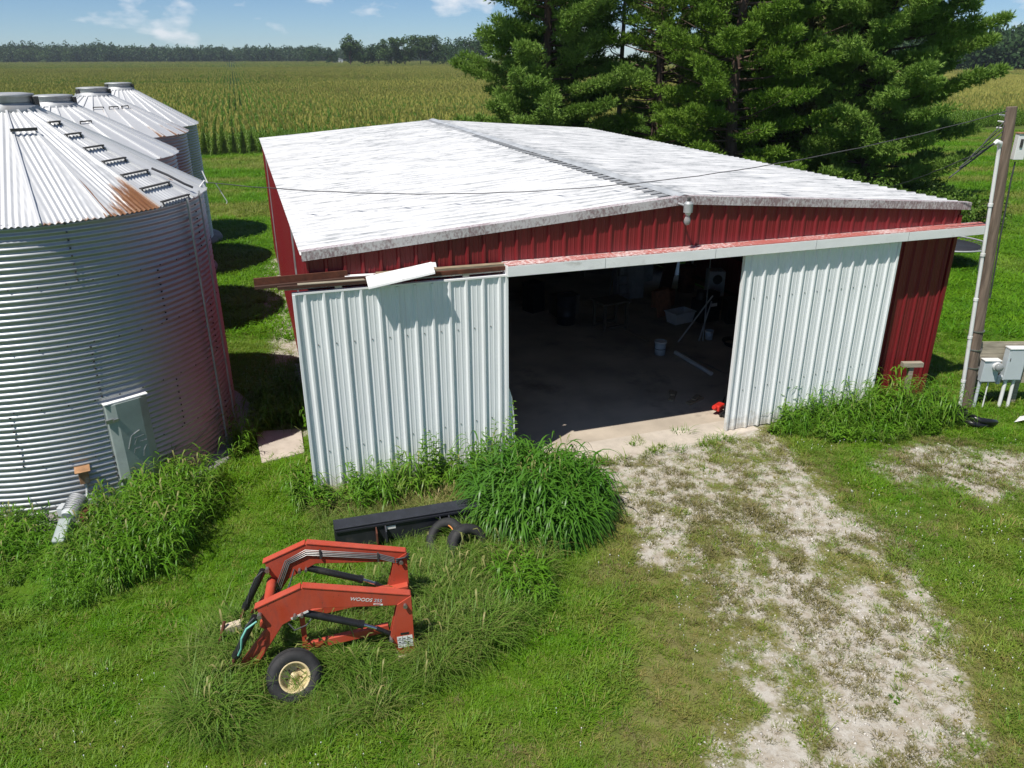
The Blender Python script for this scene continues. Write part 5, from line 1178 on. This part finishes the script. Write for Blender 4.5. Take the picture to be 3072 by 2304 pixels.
# upright weeds against the left door
def upright_weed(loc, h, nst, label):
    root = empty('weed_plant', loc, random.uniform(0, 6)); tag(root, label, 'weed', 'tall weeds standing against the left door')
    st = MB(); Vs = []; Fs = []
    for s in range(nst):
        a = random.uniform(0, 2 * pi); bx, by = .08 * math.cos(a), .08 * math.sin(a); lx, ly = random.gauss(0, .09), random.gauss(0, .06); H_ = h * random.uniform(.7, 1.05)
        st.tube([(bx, by, 0), (bx + lx * .4 * H_, by + ly * .4 * H_, H_ * .5), (bx + lx * H_, by + ly * H_, H_)], [.008, .006, .003], 5)
        for k in range(int(20 * H_) + 6):
            t = .12 + .88 * (k / (20 * H_ + 6)); d = k * 2.4 + random.uniform(-.4, .4); L = (.17 - .10 * t) * random.uniform(.8, 1.2); wv = L * .17; o = Vector((bx + lx * t * H_, by + ly * t * H_, t * H_))
            dd = Vector((math.cos(d), math.sin(d), .45)); sd = Vector((-math.sin(d), math.cos(d), 0)); b = len(Vs)
            for q in (o, o + dd * L * .4 + sd * wv, o + dd * L * .8 + sd * wv * .6 - Vector((0, 0, .12 * L)), o + dd * L * 1.1 - Vector((0, 0, .35 * L)), o + dd * L * .8 - sd * wv * .6 - Vector((0, 0, .12 * L)), o + dd * L * .4 - sd * wv): Vs.append(tuple(q))
            Fs += [(b, b + 1, b + 2, b + 3), (b, b + 3, b + 4, b + 5)]
    st.build('stem', M['weed'], root); link_mesh('leaves', np_mesh('leaves', Vs, Fs, M['weed']), root)
for k, (a, b, h, n) in enumerate(((.45, -.50, .80, 4), (1.35, -.55, 1.10, 3), (1.72, -.50, 1.30, 3), (1.95, -.62, 1.25, 4), (2.35, -.55, .9, 3), (2.75, -.60, 1.0, 4), (3.02, -.48, 1.30, 3), (3.45, -.52, 1.55, 3), (3.25, -.70, .8, 4))):
    p = shed_to_world(a, b); upright_weed(p, h, n, ('low bushy weed at the left end of the left door', 'slender weed at the middle of the left door', 'leafy tall weed just right of the slender one', 'double stemmed weed near the middle of the left door', 'short weed between two tall ones on the left door', 'bushy weed right of the middle of the left door', 'tall weed second from the opening', 'tallest weed standing at the edge of the opening', 'low bushy weed in front of the tallest one')[k])

# ------------------------------------------------------------------ corn field
M['corn_leaf'] = leafmat('corn_leaf', ((.110, .225, .022), (.180, .300, .040)), (.34, .32, .08), .3, .08)
M['tassel'] = leafmat('corn_tassel', ((.42, .40, .09), (.52, .47, .13)), (.2, .17, .06), .25, .3)
def corn_plant(seg=3, nl=9):
    Vs = []; Fs = []; mi = []
    H_ = 1.85
    def quad(p, m): b = len(Vs); Vs.extend(p); Fs.append((b, b + 1, b + 2, b + 3)); mi.append(m)
    quad([(-.02, 0, 0), (.02, 0, 0), (.012, 0, H_), (-.012, 0, H_)], 0)
    ph = RNG.random() * pi
    for k in range(nl):
        z0 = .10 + 1.55 * k / nl; d = ph + (k % 2) * pi + RNG.normal(0, .5); L = RNG.uniform(.55, .85); cx, sx = math.cos(d), math.sin(d)
        pts = []
        for q in range(seg + 1):
            t = q / seg; hx = L * (.36 * t); z = z0 + L * (.9 * t - .85 * t * t); w_ = .050 * (1 - t * .85)
            pts.append(((cx * hx + sx * w_, sx * hx - cx * w_, z), (cx * hx - sx * w_, sx * hx + cx * w_, z)))
        for q in range(seg): quad([pts[q][0], pts[q][1], pts[q + 1][1], pts[q + 1][0]], 0)
    for k in range(4):
        d = RNG.random() * 2 * pi; tip = (.08 * math.cos(d), .08 * math.sin(d), H_ + RNG.uniform(.12, .34)); w_ = .018
        quad([(-w_, -w_ * .5, H_ - .06), (w_, w_ * .5, H_ - .06), (tip[0] + w_, tip[1], tip[2]), (tip[0] - w_, tip[1], tip[2])], 1)
    return np.array(Vs), np.array(Fs), mi
def corn_mesh(n, length, seg=2, nl=7, row=0.0):
    A = []; B = []; C = []; o = 0
    for i in range(n):
        v, f, m = corn_plant(seg, nl); v = v.copy(); a = RNG.random() * 6.28; c, s = math.cos(a), math.sin(a); s_ = RNG.uniform(.9, 1.1)
        v = np.stack([v[:, 0] * c - v[:, 1] * s, v[:, 0] * s + v[:, 1] * c, v[:, 2] * s_], 1)
        v[:, 1] += (i + .5) / n * length - length / 2 + RNG.normal(0, .03); v[:, 0] += RNG.normal(0, .03) + row * (i % 2)
        A.append(v); B.append(f + o); C += m; o += len(v)
    me = np_mesh('corn_row', np.concatenate(A), np.concatenate(B), M['corn_leaf']); me.materials.append(M['tassel'])
    me.polygons.foreach_set('material_index', np.array(C, np.int32)); return me
def corn_zone(name, b0, b1, step, length, a0, a1, rowsp, variants, zs, label):
    rows = np.arange(a0, a1, rowsp); bs = np.arange(b0, b1, step); A, B = np.meshgrid(rows, bs); A = A.ravel() + RNG.normal(0, .03, A.size); B = B.ravel() + RNG.normal(0, step * .1, B.size)
    X = B0.x + A * CT - B * ST; Y = B0.y + A * ST + B * CT; k = in_view(X, Y, 1.06, 4) & (vnoise(X * .02, Y * .02, 3) + vnoise(X * .15, Y * .15, 5) * .25 > .06)
    # a wet hollow far on the left where the crop is short
    X, Y, B = X[k], Y[k], B[k]; k = Y < np.interp(X, [-900, 0, 60, 110, 600], [1150, 1150, 900, 330, 345]); X, Y, B = X[k], Y[k], B[k]; hole = np.exp(-(((X + 95) / 34) ** 2 + ((Y - 205) / 7) ** 2)) + np.exp(-(((X + 62) / 9) ** 2 + ((Y - 190) / 4) ** 2))
    s0 = (1 - .35 * np.clip(hole, 0, 1)) * RNG.uniform(.93, 1.07, len(X)) * (.94 + .12 * fbm(X * .05, Y * .05, 8))
    tint = np.clip(.55 * sstep(.45, .7, fbm(X * .03, Y * .02, 15)) * RNG.random(len(X)) - hole, 0, 1)
    zr = np.full(len(X), TH) + RNG.integers(0, 2, len(X)) * pi
    return scatter(name, np.stack([X, Y, np.zeros_like(X)], 1), np.stack([np.ones_like(X), np.ones_like(X), s0 * zs], 1), tint, variants, label, 'corn', zr)
c_near = [corn_mesh(6, 1.2, 3, 13) for _ in range(5)]
c_mid = [corn_mesh(12, 3.0, 2, 8) for _ in range(4)]
c_far = [corn_mesh(26, 8.0, 1, 4, .76) for _ in range(3)]
corn_zone('corn_crop_edge', 57.2, 80, 1.2, 1.2, -80, 110, .76, c_near, 1.0, 'front rows of the tasselled corn field')
corn_zone('corn_crop_middle', 81.5, 190, 3.0, 3.0, -170, 220, .76, c_mid, 1.0, 'rows of the corn field behind the bins')
corn_zone('corn_crop_far', 194, 520, 8.0, 8.0, -420, 560, 1.52, c_far, 1.0, 'distant rows of the corn field')
c_last = []
for _ in range(2):
    me_ = corn_mesh(44, 24.0, 1, 3, 1.6); c_last.append(me_)
corn_zone('corn_crop_horizon', 540, 1600, 24.0, 24.0, -800, 700, 3.2, c_last, 1.0, 'last strip of corn below the woods')

# ------------------------------------------------------------------ trees
def leaves_quads(C, size, rng, flat=.0, up=.25):
    """random leaf quads around centres C"""
    n = len(C); d = rng.normal(size=(n, 3)); d[:, 2] = d[:, 2] * .7 + up; d /= np.linalg.norm(d, axis=1)[:, None]
    r_ = rng.normal(size=(n, 3)); s = np.cross(d, r_); s /= np.linalg.norm(s, axis=1)[:, None]; t = np.cross(d, s)
    sz = size * rng.uniform(.6, 1.3, (n, 1)); V = np.stack([C - s * sz * .5, C + t * sz * .28, C + s * sz * .5, C - t * sz * .28], 1).reshape(-1, 3)
    return V, np.arange(4 * n).reshape(-1, 4)
def treemat(name, a, b, trans=.2):
    m, t, bs = nmat(name); n = noise_node(t, .55, 4, worldpos(t)); n2 = noise_node(t, 5, 2, worldpos(t))
    f = mathn(t, 'ADD', mathn(t, 'MULTIPLY', ramp(t, n.outputs['Fac'], .3, .7), .6), mathn(t, 'MULTIPLY', n2.outputs['Fac'], .4)); c = mixrgb(t, f, a, b)
    t.links.new(c, bs.inputs['Base Color']); bs.inputs['Roughness'].default_value = .55; bs.inputs['Specular IOR Level'].default_value = .25
    tr = t.nodes.new('ShaderNodeBsdfTranslucent'); t.links.new(c, tr.inputs['Color']); ms = t.nodes.new('ShaderNodeMixShader'); ms.inputs[0].default_value = trans
    t.links.new(bs.outputs[0], ms.inputs[1]); t.links.new(tr.outputs[0], ms.inputs[2]); t.links.new(ms.outputs[0], t.nodes['Material Output'].inputs['Surface']); return m
M['pine_a'] = treemat('pine_needles', (.120, .235, .032), (.260, .395, .075))
M['pine_b'] = treemat('pine_needles_bright', (.100, .205, .018), (.220, .350, .042))
M['vine'] = treemat('dull_leaves', (.060, .065, .018), (.13, .115, .040))
M['far_leaf'] = treemat('far_leaves', (.040, .085, .018), (.080, .140, .030))
M['far_dark'] = treemat('far_dark_leaves', (.032, .075, .022), (.060, .115, .034))
M['bush'] = treemat('bush_leaves', (.07, .14, .014), (.13, .22, .03))
M['bark'] = simple('bark', (.115, .075, .055), .95, 0, .4, 5, (.06, .045, .035), .4, (2, 2, .3), .4)
M['pale_bark'] = simple('pale_bark', (.26, .22, .19), .9, 0, .3, 5, (.12, .09, .07), .4, (2, 2, .3), .3)

def pine(loc, h, rad, zlow, label, mat, seed, dens=1.0, bias=(0, 0), bare=0.0):
    rng = np.random.default_rng(seed); rnd = random.Random(seed)
    root = empty('pine_tree', loc); tag(root, label, 'pine tree', 'pines behind the shed')
    lean = (rnd.uniform(-.02, .02), rnd.uniform(-.02, .02))
    def trunk_at(z): return Vector((lean[0] * z + .12 * math.sin(z * .5 + seed), lean[1] * z + .1 * math.cos(z * .4 + seed), z))
    MB().tube([trunk_at(h * k / 12) - Vector((0, 0, .3 if k == 0 else 0)) for k in range(13)], [.21 * (1 - .93 * k / 12) * (h / 15) + .02 for k in range(13)], 10).build('trunk', M['bark'], root)
    limbs = MB(); Cs = []; Ds = []
    z = zlow
    while z < h - .3:
        nb = rnd.randint(4, 6); a0 = rnd.uniform(0, 6.28)
        for k in range(nb):
            a = a0 + 2 * pi * k / nb + rnd.uniform(-.3, .3); f = (z - zlow) / (h - zlow)
            shape = (1 - f ** 2.0) * (.80 + .35 * min(1, f * 4)); L = rad * shape * rnd.uniform(.45, 1.25) + .3
            L *= 1 + bias[0] * math.cos(a) + bias[1] * math.sin(a)
            p0 = trunk_at(z); rise = rnd.uniform(-.05, .30) - .25 * (1 - f) * .6
            pts = [p0 + Vector((math.cos(a) * L * q, math.sin(a) * L * q, L * (rise * q + .22 * q * q))) for q in (0, .35, .7, 1.0)]
            limbs.tube(pts, [.05 * (h / 15), .035, .022, .008], 5)
            if rnd.random() < bare: continue
            # side sprays with needle tufts
            for j in range(int(L * 5.5 * dens) + 2):
                q = .28 + .72 * rnd.random() ** .8; i0 = 0 if q < .35 else (1 if q < .7 else 2); qq = (q - (0, .35, .7)[i0]) / (.35, .35, .3)[i0]; o = pts[i0].lerp(pts[i0 + 1], qq)
                sa = a + rnd.choice((-1, 1)) * rnd.uniform(.25, 1.2); sl_ = (.30 + .8 * (1 - q)) * rnd.uniform(.5, 1.1) * min(1.2, L * .35 + .4)
                dv_ = np.array([math.cos(sa), math.sin(sa), rnd.uniform(.05, .5)])
                e = np.array(o) + dv_ * sl_; m = int(14 + 14 * sl_); rp = rnd.uniform(.26, .46)
                dd = rng.normal(size=(m, 3)); dd /= np.linalg.norm(dd, axis=1)[:, None]
                Cs.append(e[None] + dd * (rp * rng.random(m) ** .5)[:, None] * np.array([1, 1, .6]) - dv_[None] * (rng.random(m) * sl_ * .7)[:, None]); Ds.append(dd * .8 + dv_[None] * .35 + np.array([0, 0, .45]))
        z += rnd.uniform(.36, .62) * (1.0 if z < 11.5 else 2.2)
    limbs.build('limbs', M['bark'], root)
    Cc = np.concatenate(Cs); Dd = np.concatenate(Ds); n = len(Cc); nb = 5
    # a tuft: nb needles fanning around the shoot
    C7 = np.repeat(Cc, nb, 0); D7 = np.repeat(Dd, nb, 0) + rng.normal(0, .38, (n * nb, 3)); D7 /= np.linalg.norm(D7, axis=1)[:, None]
    s = np.cross(D7, rng.normal(size=D7.shape)); s /= np.linalg.norm(s, axis=1)[:, None]
    Ln = rng.uniform(.14, .24, (n * nb, 1)); wv = .026
    V = np.stack([C7 - s * wv, C7 + s * wv, C7 + D7 * Ln], 1).reshape(-1, 3)
    link_mesh('crown', np_mesh('crown', V, np.arange(3 * n * nb).reshape(-1, 3), M[mat]), root)
    return n * nb
tri = 0
PINES = [((1.9, 44.0, 0), 22, 4.0, .6, 'full dark pine at the left of the tree group', 'pine_a', 3, 1.5, (-.02, -.05), 0),
         ((3.9, 48.5, 0), 20, 2.9, 1.2, 'pine just left of the bare pole-like trunk', 'pine_a', 14, .9, (0, -.1), .1),
         ((7.9, 45.0, 0), 20, 2.9, 1.0, 'thin pine with bare lower limbs in the middle of the group', 'pine_b', 5, .5, (0, 0), .62),
         ((11.2, 41.0, 0), 22, 3.5, .8, 'bright green pine right of the thin one', 'pine_b', 8, 1.15, (.1, -.1), .16),
         ((13.4, 44.5, 0), 22, 3.6, 1.0, 'bright pine behind the centre of the group', 'pine_b', 21, 1.05, (0, -.1), .18),
         ((16.8, 43.5, 0), 22, 3.3, 1.0, 'dark pine beside the vine covered tree', 'pine_a', 31, 1.1, (.1, -.1), .2),
         ((18.3, 41.2, 0), 21, 3.5, .7, 'rightmost pine with long boughs over the lawn', 'pine_a', 41, 1.6, (.12, -.1), 0),
         ((10.6, 51.5, 0), 21, 3.2, 1.0, 'pine at the back of the group behind the thin one', 'pine_a', 55, .9, (0, 0), .1),
         ((14.6, 49.5, 0), 22, 3.6, 1.0, 'pine at the back right of the group', 'pine_a', 61, .9, (0, 0), .1)]
for p in PINES: tri += pine(*p)
# the bare straight trunk
o = empty('dead_pine', (6.55, 49.8, 0)); tag(o, 'straight bare trunk of a dead pine among the living ones', 'dead tree')
MB().tube([(0, 0, -.2), (.02, 0, 3), (-.02, .0, 6), (.02, 0, 9.6), (.0, 0, 12)], [.17, .16, .14, .11, .03], 10).build('trunk', M['pale_bark'], o)
mb = MB()
for k in range(22):
    z = random.uniform(3, 11.5); a = random.uniform(0, 6.28); L = random.uniform(.4, 1.5); mb.tube([(0, 0, z), (L * .6 * math.cos(a), L * .6 * math.sin(a), z + L * .25), (L * math.cos(a), L * math.sin(a), z + L * .7)], [.03, .02, .006], 5)
mb.build('limbs', M['pale_bark'], o)
def broad_tree(name, loc, h, rx, label, cat, mat, nleaf, size, seed, zlow=.25, group=None, trunkm='bark', nl=14, tw=.22):
    rng = np.random.default_rng(seed); root = empty(name, loc); tag(root, label, cat, group)
    top_ = h * .72
    MB().tube([(0, 0, -.3), (.1, 0, h * .2), (-.05, .1, h * .45), (.05, 0, top_)], [tw, tw * .8, tw * .5, tw * .15], 8).build('trunk', M[trunkm], root)
    lm = MB(); cen = []
    for k in range(nl):
        a = rng.random() * 6.28; z0 = h * rng.uniform(zlow * .8, .6); ph = rng.uniform(.0, 1.0); rr = rx * rng.uniform(.35, .95) * math.sqrt(max(.15, 1 - ((z0 / h + .2 * ph) - .55) ** 2 * 2.2)); zz = min(h * .96, z0 + h * .33 * rng.random() + .1 * h)
        e = np.array([rr * math.cos(a), rr * math.sin(a), zz]); cen.append(e); lm.tube([(0, 0, z0), tuple(e * [.5, .5, 1] + [0, 0, -.2 * (zz - z0)]), tuple(e)], [tw * .35, tw * .2, .02], 5)
    lm.build('limbs', M[trunkm], root)
    cen.append(np.array([0, 0, h * .9])); cen = np.array(cen); idx = rng.integers(0, len(cen), nleaf); br = rx * rng.uniform(.26, .48, len(cen))
    d = rng.normal(size=(nleaf, 3)); d /= np.linalg.norm(d, axis=1)[:, None]; C = cen[idx] + d * (br[idx] * rng.random(nleaf) ** .45)[:, None] * np.array([1, 1, .8])
    C[:, 2] = np.maximum(C[:, 2], h * zlow * .5); V, F = leaves_quads(C, size, rng)
    link_mesh('crown', np_mesh('crown', V, F, M[mat]), root); return root
broad_tree('vine_covered_tree', (15.7, 43.2, 0), 14, 2.7, 'dull brownish tree wrapped in vine leaves between two pines', 'tree', 'vine', 13000, .22, 71, .12, nl=40)
# shrubs at the foot of the pines and beside the shed
for k, (lc_, h, rx, lab) in enumerate((((20.9, 40.2, 0), 1.5, 1.5, 'low shrub under the rightmost pine'), ((19.2, 36.4, 0), 1.5, 1.6, 'shrub behind the right eave of the shed'), ((21.2, 36.2, 0), 1.3, 1.7, 'spreading green shrub near the trampoline'), ((16.6, 38.0, 0), 1.9, 1.7, 'leafy shrub in front of the dark pine'), ((13.9, 39.8, 0), 1.9, 1.6, 'leafy shrub below the bright pines'), ((3.8, 42.0, 0), 1.8, 1.7, 'shrub below the left pines'))):
    broad_tree('shrub', lc_, h, rx, lab, 'shrub', 'bush', 3200, .16, 200 + k, .1, 'shrubs at the foot of the pines', nl=16, tw=.05)
# separate trees across the corn and the far woods
FAR = [(-139 * .0 + 1.0, 0)]
def px_dir(px, Y): return (px - 1536) / 2330 * (Y * math.cos(PITCH) + 2.7)
for k, (px, Y, h, rx, mt_) in enumerate(((1055, 648, 21.7, 8.8, 'far_leaf'), (1098, 697, 14.3, 9.5, 'far_dark'), (1140, 697, 15.7, 10.1, 'far_dark'), (1178, 664, 20.2, 10.1, 'far_leaf'), (1218, 664, 21.0, 10.1, 'far_leaf'), (1265, 680, 22.5, 10.8, 'far_leaf'), (1300, 680, 21.7, 10.1, 'far_leaf'), (1335, 680, 15.7, 8.8, 'far_leaf'), (1385, 616, 18.7, 12.8, 'far_dark'), (1430, 599, 21.0, 13.5, 'far_dark'), (1000, 842, 11.3, 6.8, 'far_dark'), (940, 907, 18.0, 12.2, 'far_dark'))):
    broad_tree('field_tree', (px_dir(px, Y), Y, 0), h, rx, ('tall pale tree standing first at the left of the tree row across the corn', 'low dark tree right of the tall pale one', 'second low dark tree in the row across the corn', 'rounded tree left of the twin crowns across the corn', 'first of the twin crowns in the middle of the far row', 'tallest crown in the middle of the far row', 'crown just right of the tallest in the far row', 'smaller bright tree near the right of the far row', 'broad dark tree near the pines across the corn', 'broad dark tree half hidden by the left pine', 'small dark conifer by the far white house', 'lone dark tree left of the far house')[k], 'tree', mt_, 2800, 1.5, 300 + k, .12, 'trees across the corn', nl=26, tw=.4)
def woods(name, xs, Ys, hs, label, mat, n, seed):
    rng = np.random.default_rng(seed); Cs = []
    for i in range(n):
        t = rng.random(); X = np.interp(t, [0, 1], xs) ; Y = np.interp(t, [0, 1], Ys) + rng.uniform(0, 70); h = np.interp(t, np.linspace(0, 1, len(hs)), hs) * rng.uniform(.72, 1.08); rx = rng.uniform(5, 9); m = 420
        d = rng.normal(size=(m, 3)); d /= np.linalg.norm(d, axis=1)[:, None]; blob = rng.integers(0, 6, m); off = rng.normal(0, .45, (6, 3)) * [rx, rx, h * .22]
        Cs.append(np.array([X, Y, h * .50]) + off[blob] + d * np.array([rx * .7, rx * .7, h * .42]) * (rng.random(m) ** .3)[:, None])
    C = np.concatenate(Cs); C[:, 2] = np.abs(C[:, 2]) + .3; k = in_view(C[:, 0], C[:, 1], 1.1, 10); C = C[k]; V, F = leaves_quads(C, 2.4, rng)
    return tag(link_mesh(name, np_mesh(name, V, F, M[mat])), label, 'woods', kind='stuff')
woods('far_woods', (-850, -110), (1140, 1160), (20, 23, 26, 24, 21, 21, 19.5, 17.5, 15.5), 'dark far woods along the left horizon', 'far_dark', 620, 5)
woods('near_woods_edge', (-830, -600), (1120, 1120), (19, 22, 19), 'lighter wood edge at the far left', 'far_leaf', 80, 6)
woods('right_woods', (120, 420), (380, 400), (17, 20, 20, 19), 'dark woods along the right horizon', 'far_dark', 260, 7)
broad_tree('field_tree', (268, 340, 0), 8, 7, 'rounded bush at the foot of the right woods', 'tree', 'far_leaf', 2600, 1.0, 420, .1, 'trees across the corn', nl=26, tw=.4)
# small white farm house far across the corn
fh = empty('farm_house', (px_dir(1017, 980), 980, 0), .2); tag(fh, 'tiny white farm building far across the corn', 'house')
MB().box((0, 0, 2.2), (12, 8, 4.4)).build('wall', M['plastic_white'], fh)
MB().prism([(-6.4, 4.4), (6.4, 4.4), (6.4, 4.6), (0, 6.8), (-6.4, 4.6)], -4.3, 4.3).build('roof', M['galv_dull'], fh)
for xx in (-3, 0, 3): MB().box((xx, -4.02, 2.4), (1.2, .06, 1.4)).build('window', M['decal_black'], fh)

# ------------------------------------------------------------------ air
def mk_haze():
    m = bpy.data.materials.new('haze_air'); m.use_nodes = True; t = m.node_tree; t.nodes.remove(t.nodes['Principled BSDF'])
    v = t.nodes.new('ShaderNodeVolumePrincipled'); v.inputs['Color'].default_value = (.80, .90, 1.0, 1); v.inputs['Density'].default_value = HAZE; v.inputs['Anisotropy'].default_value = .2
    t.links.new(v.outputs[0], t.nodes['Material Output'].inputs['Volume']); return m
HAZE = .00013
hz = MB().box((0, 700, 18.5), (2400, 1700, 39)).build('haze', mk_haze(), None); tag(hz, 'thin summer haze over the fields', 'haze', kind='stuff')
